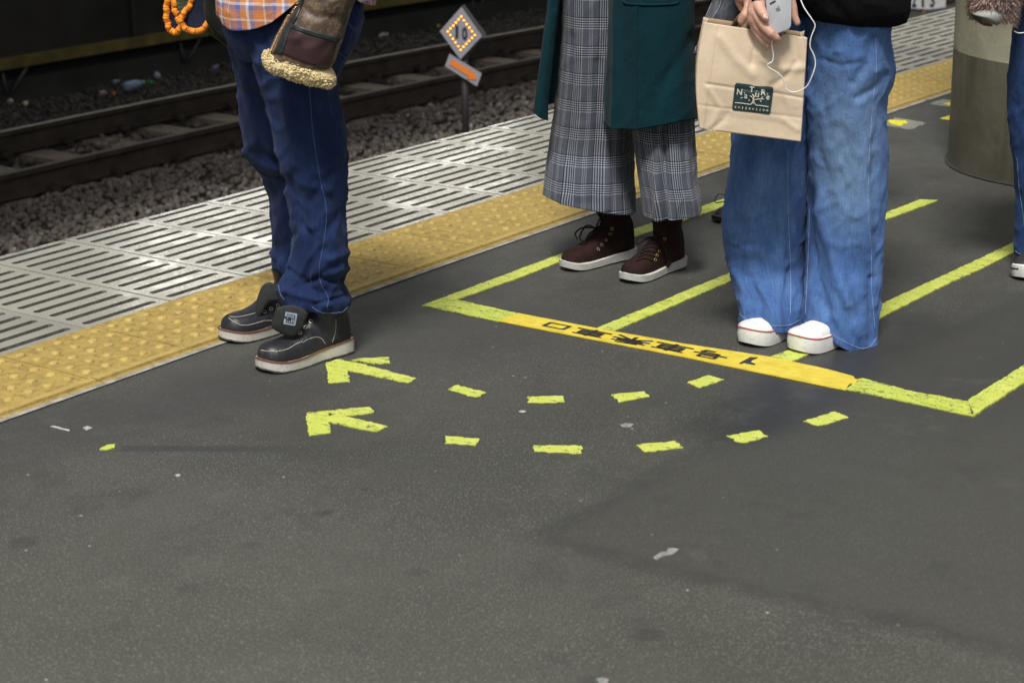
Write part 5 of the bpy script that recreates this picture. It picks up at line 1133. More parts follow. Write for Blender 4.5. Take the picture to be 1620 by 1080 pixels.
    upper_garment('coat_upper', e, Pb, arms, sh, 1.02, TE, .03, .93, .20)
woman_b()
# ================================================================== PERSON: WOMAN IN WIDE BLUE JEANS, WITH BAG AND PHONE
def woman_c():
    F = Frame(V((.98, -1.52, 0))); e = empty('person', (1.0, -1.5, 0), 'woman in very wide blue jeans, black knit jumper and white sneakers holding a paper bag', 'person')
    RUB = Mat('white_rubber'); f = RUB.noise(RUB.obj, 35, 5, .7); g = RUB.noise(RUB.map(RUB.obj, (60, 60, 160)), 1, 4, .7)
    c = RUB.ramp(f, [(.3, (.62, .62, .61)), (.6, (.72, .72, .70))]); c = RUB.mix(RUB.math('MULTIPLY', RUB.step(g, .58, .72), .5), c, (.30, .29, .27)); WR = RUB.done(c, .5, RUB.bump(f, .2, .001))
    CANV = simple('white_canvas', (.66, .65, .63), .9, .12, 60, .4, 400); RED = simple('red_line', (.42, .03, .03), .6); NAVL = simple('navy_line', (.02, .03, .10), .6)
    H = ([0, .02, .06, .2, .36, .46, .56, .66, .76, .84, .91, .96, 1.0], [.02, .03, .035, .035, .036, .038, .036, .032, .028, .025, .020, .012, .0])
    sh = []
    for toe, d in ((G(1179, 549), V((-.98, .12, 0))), (G(1256, 560), V((-.95, .22, 0)))):
        d = V((d.x, d.y, 0)).normalized(); sd = V((-d.y, d.x, 0)); sd = sd if sd.dot(FH) > 0 else -sd; L = .245; heel = toe - d*L
        o, X, soleh, spring, hw = shoe(e, 'sneaker', heel, d, L, .092, CANV, WR, .030, .038, H, (.24, .034, .030, .062, .0), None, None, foxing=1)
        # rubber toe cap
        vs = []; fs = []; m1, m2 = 18, 20
        for i in range(m1+1):
            s = .80 + .203*i/m1; hh = interp(s, [.80, .86, .92, .97, 1.003], [.024, .0225, .020, .014, .0]); wz = hw(min(s, 1))+.0015
            for j in range(m2+1):
                a = math.pi*j/m2; vs.append(X(s*L, wz*math.copysign(abs(math.cos(a))**.8, math.cos(a)), spring(min(s, 1))+soleh(s)-.003+hh*abs(math.sin(a))**.8))
        fs = [(i*(m2+1)+j, (i+1)*(m2+1)+j, (i+1)*(m2+1)+j+1, i*(m2+1)+j+1) for i in range(m1) for j in range(m2)]
        mk('toe_cap', vs, fs, WR, o)
        for col, dz, nm in ((RED, .0015, 'red_line'), (NAVL, -.026, 'navy_line')):
            P = []
            for k in range(80):
                s = .02+.98*(1-math.cos(math.pi*k/79))/2; P.append(X(.5*L+(s-.5)*(L+.005), (hw(s)+.0022), spring(s)+soleh(s)+dz))
            for k in range(79, -1, -1):
                s = .02+.98*(1-math.cos(math.pi*k/79))/2; P.append(X(.5*L+(s-.5)*(L+.005), -(hw(s)*.94+.0022), spring(s)+soleh(s)+dz))
            if nm == 'navy_line': P = P[:50]+P[-50:]; continue
            b = MB(); b.tube(P, .0013, 5); b.build(nm, col, o)
        sh.append((o, heel, d)); 
    c1 = F(1345, 210, -.10); off = V((1.0, -1.5, 0))
    DL = denim('light_denim', (.028, .066, .20), (.058, .125, .305), (.12, .215, .42), ((c1-off)[:], (.10, .10, .30), .75, (.17, .27, .43)), .85)
    lf = [(1166, 20, 1290, 20, .05, .12, 2.1), (1163, 100, 1288, 100, .05, .12, 2.1), (1160, 180, 1282, 180, .05, .115, 2), (1156, 240, 1277, 240, .05, .11, 2), (1148, 300, 1277, 302, .05, .105, 2), (1142, 350, 1277, 352, .05, .10, 2), (1143, 382, 1275, 385, .05, .098, 2), (1149, 415, 1274, 415, .05, .095, 2), (1158, 447, 1273, 445, .02, .095, 2), (1166, 478, 1271, 480, -.01, .10, 2), (1167, 503, 1269, 511, -.02, .10, 2)]
    rg = [(1274, -20, 1425, -20, -.03, .14, 2.3), (1277, 40, 1408, 44, -.03, .135, 2.2), (1277, 76, 1408, 78, -.03, .135, 2.1), (1277, 104, 1413, 106, -.03, .13, 2.1), (1277, 128, 1409, 132, -.03, .125, 2), (1277, 165, 1400, 168, -.03, .12, 2), (1278, 240, 1401, 240, -.03, .112, 2), (1282, 300, 1400, 300, -.03, .105, 2), (1281, 350, 1398, 358, -.03, .10, 2), (1277, 407, 1396, 410, -.03, .098, 2), (1273, 445, 1394, 452, -.05, .10, 2), (1270, 480, 1390, 492, -.07, .10, 2), (1269, 508, 1386, 524, -.08, .10, 2), (1268, 513, 1388, 540, -.08, .095, 2)]
    lfold = [([(1250, 240), (1248, 330), (1250, 420), (1249, 500)], 8, -.004), ([(1155, 300), (1175, 360), (1200, 420)], 10, -.005), ([(1160, 420), (1178, 460), (1182, 505)], 6, .008), ([(1185, 440), (1200, 480), (1203, 520)], 6, -.007), ([(1200, 450), (1222, 490), (1226, 526)], 6, .007), ([(1250, 430), (1240, 480), (1246, 524)], 5, -.006), ([(1190, 260), (1192, 330), (1188, 400)], 9, .005), ([(1222, 250), (1220, 330), (1225, 400)], 8, -.004), ([(1150, 350), (1180, 352), (1215, 340)], 6, -.004), ([(1142, 385), (1165, 392), (1190, 386)], 5, -.004)]
    rfold = [([(1288, 250), (1296, 340), (1318, 420), (1342, 480)], 9, .009), ([(1282, 300), (1284, 380), (1290, 440), (1310, 490)], 8, -.009), ([(1340, 300), (1342, 400), (1362, 500)], 9, -.006), ([(1370, 240), (1372, 340), (1378, 450)], 7, .005), ([(1378, 440), (1382, 490), (1378, 540)], 5, -.010), ([(1330, 440), (1350, 500), (1368, 555)], 7, .007), ([(1290, 470), (1310, 500), (1330, 535)], 6, -.006), ([(1310, 40), (1306, 120), (1300, 200)], 9, -.005), ([(1345, 40), (1350, 100), (1345, 200)], 10, .005), ([(1382, 60), (1372, 100), (1350, 130)], 7, -.006), ([(1405, 118), (1385, 140), (1355, 155)], 6, -.006), ([(1300, 95), (1330, 104), (1362, 98)], 5, -.003), ([(1278, 140), (1300, 180), (1306, 250)], 7, .004)]
    hx = [1255, 1270, 1285, 1300, 1318, 1333, 1350, 1363, 1377, 1384, 1390, 1400]; hy = [515, 518, 523, 530.5, 541, 550.5, 557.5, 562, 560, 553, 546, 540]
    lx = [1160, 1167, 1180, 1197, 1220, 1243, 1258, 1270, 1280]; ly = [504, 508, 516, 522.5, 526, 527.5, 524, 517, 514]
    rg2 = rg[:-1] + [(1267, 530, 1388, 560, -.08, .095, 2), (1267, 560, 1388, 590, -.08, .095, 2)]; lf2 = lf + [(1167, 540, 1268, 545, -.02, .10, 2)]
    S1 = loft(F, lf2, 110, 150, lambda x, y, fr: y > interp(x, lx, ly)-(0 if fr else 22), lfold, cloth_noise(21, .006, .0030, .0014)); S2 = loft(F, rg2, 110, 170, lambda x, y, fr: y > interp(x, hx, hy)-(0 if fr else 26), rfold, cloth_noise(31, .006, .0030, .0014))
    j = sheets('jeans', [S1, S2], DL, e, .0022); tj = bvh(j)
    ST = simple('jean_thread', (.22, .30, .50), .8, .3, 200, 0)
    trace(tj, smooth_px([(1246, 235), (1246, 300), (1247, 350), (1250, 410), (1251, 460), (1250, 500)], 8), .0008, ST, 'side_seam', j, .0008)
    trace(tj, smooth_px([(1385, 60), (1386, 110), (1380, 170), (1375, 240), (1373, 330), (1378, 400), (1379, 460), (1384, 520)], 8), .0007, ST, 'side_seam', j, .0008)
    trace(tj, smooth_px([(1281, 330), (1279, 400), (1277, 450), (1274, 500)], 6), .0007, ST, 'inner_seam', j, .0008)
    trace(tj, smooth_px([(1169, 496), (1182, 505), (1200, 511), (1225, 515), (1248, 514), (1266, 506)], 6), .0008, ST, 'hem_stitch', j, .0008)
    trace(tj, smooth_px([(1271, 508), (1288, 513), (1306, 522), (1325, 535), (1345, 545), (1362, 551), (1376, 548), (1386, 535)], 6), .0008, ST, 'hem_stitch', j, .0008)
    # jumper
    BK = Mat('black_knit'); wv = BK.n('ShaderNodeTexWave'); BK.set(wv.inputs['Vector'], BK.uv); wv.inputs['Scale'].default_value = 60; BLK = BK.done(BK.ramp(BK.noise(BK.obj, 120, 4), [(.3, (.0025, .0025, .003)), (.7, (.006, .006, .007))]), .95, BK.bump(wv.outputs[1], .4, .002), Specular_IOR_Level=.12)
    S = loft(F, [(1215, -170, 1435, -170, -.02, .15, 2.2), (1225, -90, 1442, -90, -.02, .17, 2.3), (1238, -30, 1442, -30, -.02, .18, 2.3), (1250, 0, 1441, 0, -.02, .18, 2.3), (1258, 15, 1437, 18, -.02, .172, 2.3), (1272, 24, 1428, 30, -.02, .158, 2.3), (1290, 26, 1412, 34, -.02, .138, 2.2), (1300, 20, 1400, 28, -.02, .12, 2.2)], 90, 70, None, [([(1290, -20), (1320, 10), (1340, 30)], 9, -.006)], cloth_noise(41, .006, .003, .0008))
    sheets('jumper', [S], BLK, e, .004)
    # grey jacket hanging at her side, behind the bag
    GJ = Mat('grey_denim_jacket'); f = GJ.noise(GJ.obj, 30, 4); GJM = GJ.done(GJ.ramp(f, [(.3, (.055, .062, .078)), (.7, (.105, .115, .135))]), .9, GJ.bump(GJ.noise(GJ.obj, 300, 3), .4, .001))
    S = loft(F, [(1128, -120, 1210, -120, .02, .07, 2.2), (1128, -30, 1200, -30, .02, .06, 2.2), (1127, 0, 1190, 0, .02, .055, 2.2), (1118, 22, 1186, 22, .01, .05, 2.2), (1111, 42, 1182, 42, .01, .045, 2.2), (1104, 62, 1178, 62, .01, .04, 2), (1098, 84, 1172, 90, .01, .03, 2)], 80, 60, None, [([(1142, -20), (1134, 15), (1126, 36)], 3, .008), ([(1147, -20), (1140, 15), (1137, 40)], 3.5, -.012), ([(1165, -20), (1162, 20), (1160, 40)], 6, .005), ([(1120, 30), (1112, 60), (1100, 84)], 4, .004)], cloth_noise(51, .003, .002, .0006))
    gj = sheets('jacket', [S], GJM, e, .003); tg = bvh(gj); PT = simple('pale_seam', (.20, .21, .24), .8); trace(tg, smooth_px([(1143, -10), (1139, 8), (1130, 25), (1124, 33)], 5), .0012, PT, 'jacket_seam', gj, .0008)
    trace(tg, smooth_px([(1126, 6), (1119, 22), (1112, 38), (1104, 62), (1100, 82)], 5), .0012, PT, 'jacket_seam', gj, .0008)
    # hands
    vb = -.245
    def hand(chains, vox=.0015):
        L = [[(F(x, y, v), r) for x, y, v, r in ch] for ch in chains]; o = capsules(L, 14).build('hand', SKIN, e); return fuse(o, vox, 2, .4)
    h1 = hand([[(1176, -60, -.17, .026), (1174, -22, -.19, .024), (1177, -8, -.20, .025)], [(1171, -10, -.19, .018), (1172, 4, -.20, .013), (1175, 14, -.20, .010), (1178, 20, -.19, .008)], [(1184, -8, -.215, .020), (1187, 5, -.225, .0155), (1185, 14, -.235, .0125), (1179, 24, -.240, .0115), (1174, 33, -.235, .0105)], [(1178, -6, -.20, .018), (1181, 8, -.20, .012), (1182, 18, -.195, .010), (1177, 28, -.185, .009)], [(1188, -2, -.20, .016), (1191, 8, -.19, .0125), (1189, 20, -.185, .0105), (1184, 29, -.18, .0095)]])
    h2 = hand([[(1212, -50, -.20, .026), (1207, -22, -.23, .024), (1201, -2, -.25, .023)], [(1200, 0, -.25, .022), (1196, 18, -.255, .021), (1194, 30, -.255, .018)], [(1200, 6, -.26, .0165), (1202, 14, -.275, .0130), (1207, 22, -.290, .0108), (1211, 28, -.297, .0085), (1213, 31, -.297, .0065)],
               [(1197, 22, -.265, .0145), (1203, 33, -.275, .0118), (1211, 44, -.285, .0112), (1220, 53, -.292, .0105), (1228, 60, -.290, .0085), (1231, 63, -.286, .0068)], [(1193, 28, -.26, .0135), (1198, 42, -.262, .0112), (1207, 54, -.268, .0105), (1215, 61, -.272, .0095), (1222, 66, -.272, .0075)],
               [(1191, 30, -.255, .0120), (1194, 44, -.255, .0098), (1202, 58, -.262, .0090), (1209, 67, -.266, .0080), (1215, 74, -.268, .0062)], [(1236, -22, -.235, .019), (1248, -4, -.245, .0135), (1254, 14, -.250, .0110), (1256, 26, -.252, .0098), (1261, 36, -.254, .0078)]])
    NAIL = simple('nail', (.70, .50, .48), .2, .05, 50, 0, Coat_Weight=.8)
    t2 = bvh(h2)
    for (x, y, dx, dy) in ((1211, 27.5, .8, .5), (1214.5, 73, .55, .8)):
        h, n = hit(t2, x, y, -.0012); a = (RH*dx - V((0, 0, 1))*dy).normalized(); a = (a - n*a.dot(n)).normalized(); c = n.cross(a); b = MB(); vs = [h + n*.0022]
        vs += [h + a*.0062*math.cos(k*.5236) + c*.0036*math.sin(k*.5236) for k in range(12)]; b.add(vs, [(0, 1+k, 1+(k+1) % 12) for k in range(12)]); b.build('fingernail', NAIL, h2)
    SL = [[(F(1255, -240, 0), .06), (F(1225, -110, -.14), .048), (F(1213, -40, -.21), .040), (F(1208, -16, -.235), .036)], [(F(1200, -240, .1), .06), (F(1180, -110, -.06), .044), (F(1176, -45, -.17), .036)]]
    o = capsules(SL, 14).build('sleeve', BLK, e); fuse(o, .006, 2)
    b = MB(); b.tube([F(1190, -3, -.262), F(1200, -5, -.268), (F(1214, -7, -.262))], [.009, .010, .009], 10); b.build('sleeve_cuff', BLK, e)
    Pb, arms, shh = body(e, V((F(1330, 0, 0).x, F(1330, 0, 0).y, .86)), V((-1, -.25, 0)), (sh[1][1]+sh[1][2]*.06, sh[0][1]+sh[0][2]*.06), 1.62, (F(1212, -50, -.20), F(1176, -60, -.17)), .37, [legchain(S2, .06, .036, None), legchain(S1, .05, .036, None)])
    upper_garment('jumper_upper', e, Pb, arms, shh, 1.03, BLK, .03, .8)
    # ---- paper bag
    q = F(1190, 130, vb); eb = empty('paper_bag', (q.x, q.y, .50), 'brown kraft paper bag with dark green logo label, held in front of the wide jeans', 'paper bag')
    KR = Mat('kraft_paper'); f = KR.noise(KR.obj, 9, 4, .6); g = KR.noise(KR.map(KR.obj, (400, 400, 400)), 1, 3, .7)
    c = KR.ramp(f, [(.3, (.57, .45, .325)), (.7, (.67, .545, .405))]); c = KR.mix(1.0, c, KR.ramp(g, [(.3, .92), (.7, 1.07)]), 'MULTIPLY'); KRM = KR.done(c, .72, KR.bump(KR.noise(KR.obj, 26, 4, .6, .5), .35, .004, KR.bump(g, .1, .0004)), Specular_IOR_Level=.35); 
    KI = simple('kraft_inside', (.30, .21, .125), .85, .2, 20, .3, 60)
    corners = dict(tl=(1114.5, 35.5), tr=(1277, 60), br=(1266.6, 224), bl=(1107, 203.5))
    creases = [([(1118, 133), (1160, 139), (1220, 146), (1278, 157)], 2.2, -.0022), ([(1105, 166), (1180, 176), (1272, 187)], 2.0, -.0012), ([(1133, 40), (1124, 100), (1117, 150), (1111, 203)], 2.5, .0030), ([(1190, 50), (1196, 75), (1190, 100)], 6, -.005), ([(1200, 85), (1215, 60), (1235, 62)], 7, .004), ([(1255, 60), (1262, 95), (1245, 120), (1222, 135)], 5, -.003), ([(1205, 95), (1240, 110), (1270, 108)], 6, .003), ([(1140, 60), (1165, 95), (1190, 118)], 8, .003), ([(1120, 140), (1140, 170), (1125, 200)], 5, .0022), ([(1125, 205), (1145, 190), (1150, 180)], 4, -.002), ([(1240, 190), (1262, 205)], 5, .002)]
    def face(nx, ny, fn, name, mat, cre=True, thick=.0009):
        vs = [fn(i/nx, j_/ny) for i in range(nx+1) for j_ in range(ny+1)]
        if cre:
            X, Y = project([tuple(v) for v in vs]); out = []
            for v, x, y in zip(vs, X, Y):
                d = .0012*noise.noise(v*22)+.0022*noise.noise(v*9)
                for pts, wd, amp in creases:
                    bd = 1e9
                    for (x0, y0), (x1, y1) in zip(pts[:-1], pts[1:]):
                        t = max(0, min(1, ((x-x0)*(x1-x0)+(y-y0)*(y1-y0))/((x1-x0)**2+(y1-y0)**2))); bd = min(bd, math.hypot(x-x0-t*(x1-x0), y-y0-t*(y1-y0)))
                    d += amp*math.exp(-(bd/wd)**2)
                out.append(v - FH*d)
            vs = out
        o = mk(name, vs, [(i*(ny+1)+j_, (i+1)*(ny+1)+j_, (i+1)*(ny+1)+j_+1, i*(ny+1)+j_+1) for i in range(nx) for j_ in range(ny)], mat, eb, True); m_ = o.modifiers.new('t', 'SOLIDIFY'); m_.thickness = thick; m_.offset = 0; return o
    def fr(u, w_):
        x = (1-u)*((1-w_)*corners['tl'][0]+w_*corners['bl'][0]) + u*((1-w_)*corners['tr'][0]+w_*corners['br'][0]); y = (1-u)*((1-w_)*35.5+w_*203.5) + u*((1-w_)*60+w_*224)
        x -= 8*math.sin(math.pi*min(1, w_*1.0))*(1-u)**6*1.1
        bul = .012*math.sin(math.pi*u)*math.sin(math.pi*min(1, w_+.15))
        return F(x, y, vb + .02*(1-u) - bul)
    bk_ = lambda p: p + FH*.085 + RH*.006
    front = face(90, 90, fr, 'front_panel', KRM)
    face(24, 40, lambda u, w_: (lambda a: a.lerp(bk_(a) + (V((0, 0, .004)) if w_ < .02 else V((0, 0, 0))), u) + RH*(-.012*math.sin(math.pi*u)*(1-w_)))(fr(1, w_)), 'side_gusset', KRM)
    face(24, 40, lambda u, w_: (lambda a: a.lerp(bk_(a), u) + RH*(.010*math.sin(math.pi*u)*(1-w_)))(fr(0, w_)), 'side_gusset', KRM)
    face(40, 30, lambda u, w_: bk_(fr(u, w_)), 'back_panel', KI, False); face(10, 6, lambda u, w_: fr(u, 1).lerp(bk_(fr(u, 1)), w_), 'bag_bottom', KRM, False)
    def strap(name, pts, wd, mat):
        P = [F(*p) for p in pts]; P = [V(p) for p in spline(P, 16)]; vs = []
        for k, p in enumerate(P): t = (P[min(k+1, 16)]-P[max(k-1, 0)]).normalized(); s_ = t.cross(FH).normalized()*wd; vs += [p-s_, p+s_]
        o = mk(name, vs, [(2*k, 2*k+1, 2*k+3, 2*k+2) for k in range(16)], mat, eb); m_ = o.modifiers.new('t', 'SOLIDIFY'); m_.thickness = .0016; m_.offset = 0
    strap('handle', [(1174, 60, vb+.012), (1177, 44, vb+.008), (1183, 32, vb), (1190, 20, vb+.0), (1196, 16, vb+.01), (1202, 24, vb+.012), (1206, 50, vb+.012)], .0065, KRM)
    strap('handle', [(1156, 58, vb+.07), (1160, 44, vb+.06), (1168, 31, vb+.03), (1178, 22, vb+.02), (1190, 24, vb+.05), (1200, 50, vb+.075)], .0065, KI)
    tb_ = bvh(front); GRN = simple('dark_green_label', (.012, .035, .040), .6, .15, 30, .05); CRM = simple('cream_print', (.62, .58, .50), .7, .08, 60, 0)
    TL, TR, BR_, BL_ = np.array((1163., 130.7)), np.array((1223.9, 138.2)), np.array((1218.4, 180.3)), np.array((1158., 173.8))
    def lg(u, w_): return (TL*(1-u)+TR*u)*(1-w_) + (BL_*(1-u)+BR_*u)*w_
    pts = []; r = .10; asp = 61/43
    for cx_, cy_, a0 in ((1-r/asp, r, -90), (1-r/asp, 1-r, 0), (r/asp, 1-r, 90), (r/asp, r, 180)):
        for k in range(7): a = math.radians(a0+15*k); pts.append((cx_+r/asp*math.cos(a), cy_+r*math.sin(a)))
    def on(u, w_, lift): x, y = lg(u, w_); return hit(tb_, x, y, lift)[0]
    N_ = 12; vs = [on(.5+(u-.5)*q/N_, .5+(w_-.5)*q/N_, .0028) for q in range(1, N_+1) for u, w_ in pts] + [on(.5, .5, .0028)]; n = len(pts)
    lab = mk('logo_label', vs, [(q*n+k, q*n+(k+1) % n, (q+1)*n+(k+1) % n, (q+1)*n+k) for q in range(N_-1) for k in range(n)]+[(k, (k+1) % n, N_*n) for k in range(n)], GRN, eb)
    tl_ = bvh(lab)
    def put(ch, x, y, w_, h_, rot=7, bold=.012, serif=True):
        vs, fs = fit_text(ch, w_, h_, bold); a = math.radians(rot); out = []
        for v in vs:
            X_, Y_ = v.x*math.cos(a)+v.y*math.sin(a), -v.y*math.cos(a)+v.x*math.sin(a); out.append(hit(tl_, x+X_, y+Y_, .0012)[0])
        mk('logo_letter', out, fs, CRM, lab, False)
    for ch, x, y, w_, h_ in (('N', 1170, 145.5, 8.2, 9.4), ('a', 1180, 152.6, 5.2, 6.4), ('T', 1189.2, 141.8, 7.2, 9.2), ('u', 1197.7, 150.4, 6, 6.8), ('R', 1208, 146.2, 7.6, 9.4), ('e', 1214.8, 154.6, 5.4, 6.6)): put(ch, x, y, w_, h_)
    for k, ch in enumerate('collection'): t = k/9; put(ch, 1163.6+t*50, 169.4+t*5.4, 1.3 if ch in 'li' else (2.0 if ch == 't' else 3.0), 4.4 if ch in 'lti' else 3.2)
    def stroke(pts, r): 
        P = [hit(tl_, x, y, .0008)[0] for x, y in smooth_px(pts, 5)]; b = MB(); b.tube(P, r, 5); b.build('logo_tree', CRM, lab)
    stroke([(1162.5, 162.6), (1175, 163.7), (1187, 165.3), (1190, 162), (1191.4, 157), (1188.5, 152.5)], .0009); stroke([(1191.5, 165), (1191.7, 158), (1192.5, 153), (1190.2, 149.5)], .0016); stroke([(1215.8, 169.4), (1203, 167.2), (1196, 166.4), (1193.5, 162.5), (1193, 158.5), (1200, 157), (1208.5, 157)], .0009); stroke([(1191.5, 154), (1195, 152), (1196, 150.5)], .0009)
    b = MB()
    for x, y, dx, dy in ((1173.3, 155, 1.5, -1), (1185.2, 158.5, 1.3, -1.3), (1205.5, 154, 1.9, -1.2), (1203.6, 160, 2, .8), (1197, 144, 1.4, -.6), (1214.2, 148.6, 1.3, -1), (1177.7, 147, .6, 1.4), (1187, 152, .8, 1.5)):
        a, c, d_, e_ = [hit(tl_, x+p, y+q_, .0009)[0] for p, q_ in ((-dx, -dy), (-dy*.45, dx*.45), (dx, dy), (dy*.45, -dx*.45))]; b.add([a, c, d_, e_], [(0, 1, 2, 3)])
    b.build('logo_leaf', CRM, lab, False)
    # ---- phone
    q = F(1232, 20, -.28); ep = empty('phone', q, 'white phone held in the hand above the paper bag, its back to the camera', 'phone')
    PH = simple('phone_case', (.47, .48, .52), .35, .05, 20, 0, Coat_Weight=.3)
    quad = [(1209.5, -40), (1253.5, -55), (1251.5, 45.5), (1229.5, 58.5)]
    pc = [F(1209.5, -40, -.272), F(1253.5, -55, -.272), F(1251.5, 46, -.285), F(1215.5, 59, -.285)]
    def rr(P, r, k=6):
        out = []
        for i in range(4):
            a, b_, c_ = P[i-1], P[i], P[(i+1) % 4]; u1 = (a-b_).normalized()*r; u2 = (c_-b_).normalized()*r
            for j_ in range(k+1): t = j_/k; out.append(b_+u1*(1-t)**2+u2*t**2)
        return out
    O = rr(pc, .011); n = len(O); nn = (pc[1]-pc[0]).cross(pc[2]-pc[0]).normalized(); nn = nn if nn.dot(FH) > 0 else -nn; cen = sum(O, V((0, 0, 0)))/n
    vs = []; 
    for dz, sh_ in ((.0018, .0022), (.0005, .0006), (0, 0)) if False else ((.0, .0022), (.0007, .0007), (.002, 0), (.0065, 0), (.0078, .0007), (.0085, .0022)): vs += [p + (cen-p).normalized()*sh_ + nn*dz for p in O]
    mk('phone_body', vs, [tuple(reversed(range(n))), tuple(5*n+k for k in range(n))]+[(i*n+k, i*n+(k+1) % n, (i+1)*n+(k+1) % n, (i+1)*n+k) for i in range(5) for k in range(n)], PH, ep)
    DKG = simple('dark_glass', (.012, .012, .014), .2, 0); GRM = simple('grey_mark', (.17, .165, .18), .3, 0)
    def onp(x, y, l=.0004): d = ray(x, y); return CAM + d*((pc[0]-CAM).dot(nn)/d.dot(nn)) - nn*l
    b = MB(); L_ = [onp(1218+9*t, 6.6-5*t) for t in np.linspace(0, 1, 6)]; b.tube(L_, .0017, 8); b.build('camera_lens', DKG, ep)
    ap = [(0, 2.6), (-1.8, 3.1), (-3.6, 1.8), (-4.2, -.4), (-3.4, -2.2), (-1.4, -2.6), (0, -2.1), (1.6, -2.7), (3.1, -2.1), (2.3, -.9), (2.4, .7), (3.5, 1.6), (2.0, 3.0)]
    ar = math.radians(-18); f_ = lambda x, y: onp(1231.4+(x*math.cos(ar)-y*math.sin(ar))*1.05, 15+(x*math.sin(ar)+y*math.cos(ar))*1.15)
    mk('fruit_mark', [f_(x, y) for x, y in ap], [tuple(range(len(ap)))], GRM, ep, False); lp = [(.1, -3), (.6, -4.8), (2.2, -5.6), (1.8, -3.9)]; mk('fruit_mark', [f_(x, y) for x, y in lp], [(0, 1, 2, 3)], GRM, ep, False)
    b = MB(); b.tube([onp(1233, 57, -.004), onp(1243, 52.5, -.004)], .0022, 6); b.build('charging_slot', DKG, ep)
    # ---- earphone cord
    WC = simple('white_cord', (.74, .74, .74), .45, .03, 50, 0); q = F(1280, 90, -.3)
    ec = empty('earphone_cord', q, 'thin white earphone cord looping from the phone over the paper bag', 'cord')
    def cord(pts, name='cord_strand'):
        P = []
        for x, y, v in pts: P.append(F(x, y, v))
        b = MB(); b.tube([V(p) for p in spline(P, 90)], .00130, 8); b.build(name, WC, ec)
    cord([(1222.5, 62, -.285), (1221, 70, -.285), (1222.5, 80, -.282), (1223.5, 90, -.28), (1221.5, 98, -.28), (1216, 101, -.28), (1213.5, 104, -.278), (1219, 109, -.278), (1228, 114, -.277), (1236, 121, -.276), (1240.5, 130, -.274), (1241.5, 137, -.272), (1246, 143, -.272), (1254, 146, -.272), (1266, 143.5, -.275), (1277, 136, -.28), (1284, 122, -.285), (1290, 103, -.285), (1287.5, 87, -.285), (1281.5, 74, -.285), (1283.5, 58, -.285), (1289.5, 42, -.285), (1286, 33, -.285), (1277, 20, -.28), (1270, 8, -.27), (1266, -8, -.26), (1266, -60, -.24), (1285, -200, -.2)])
woman_c()
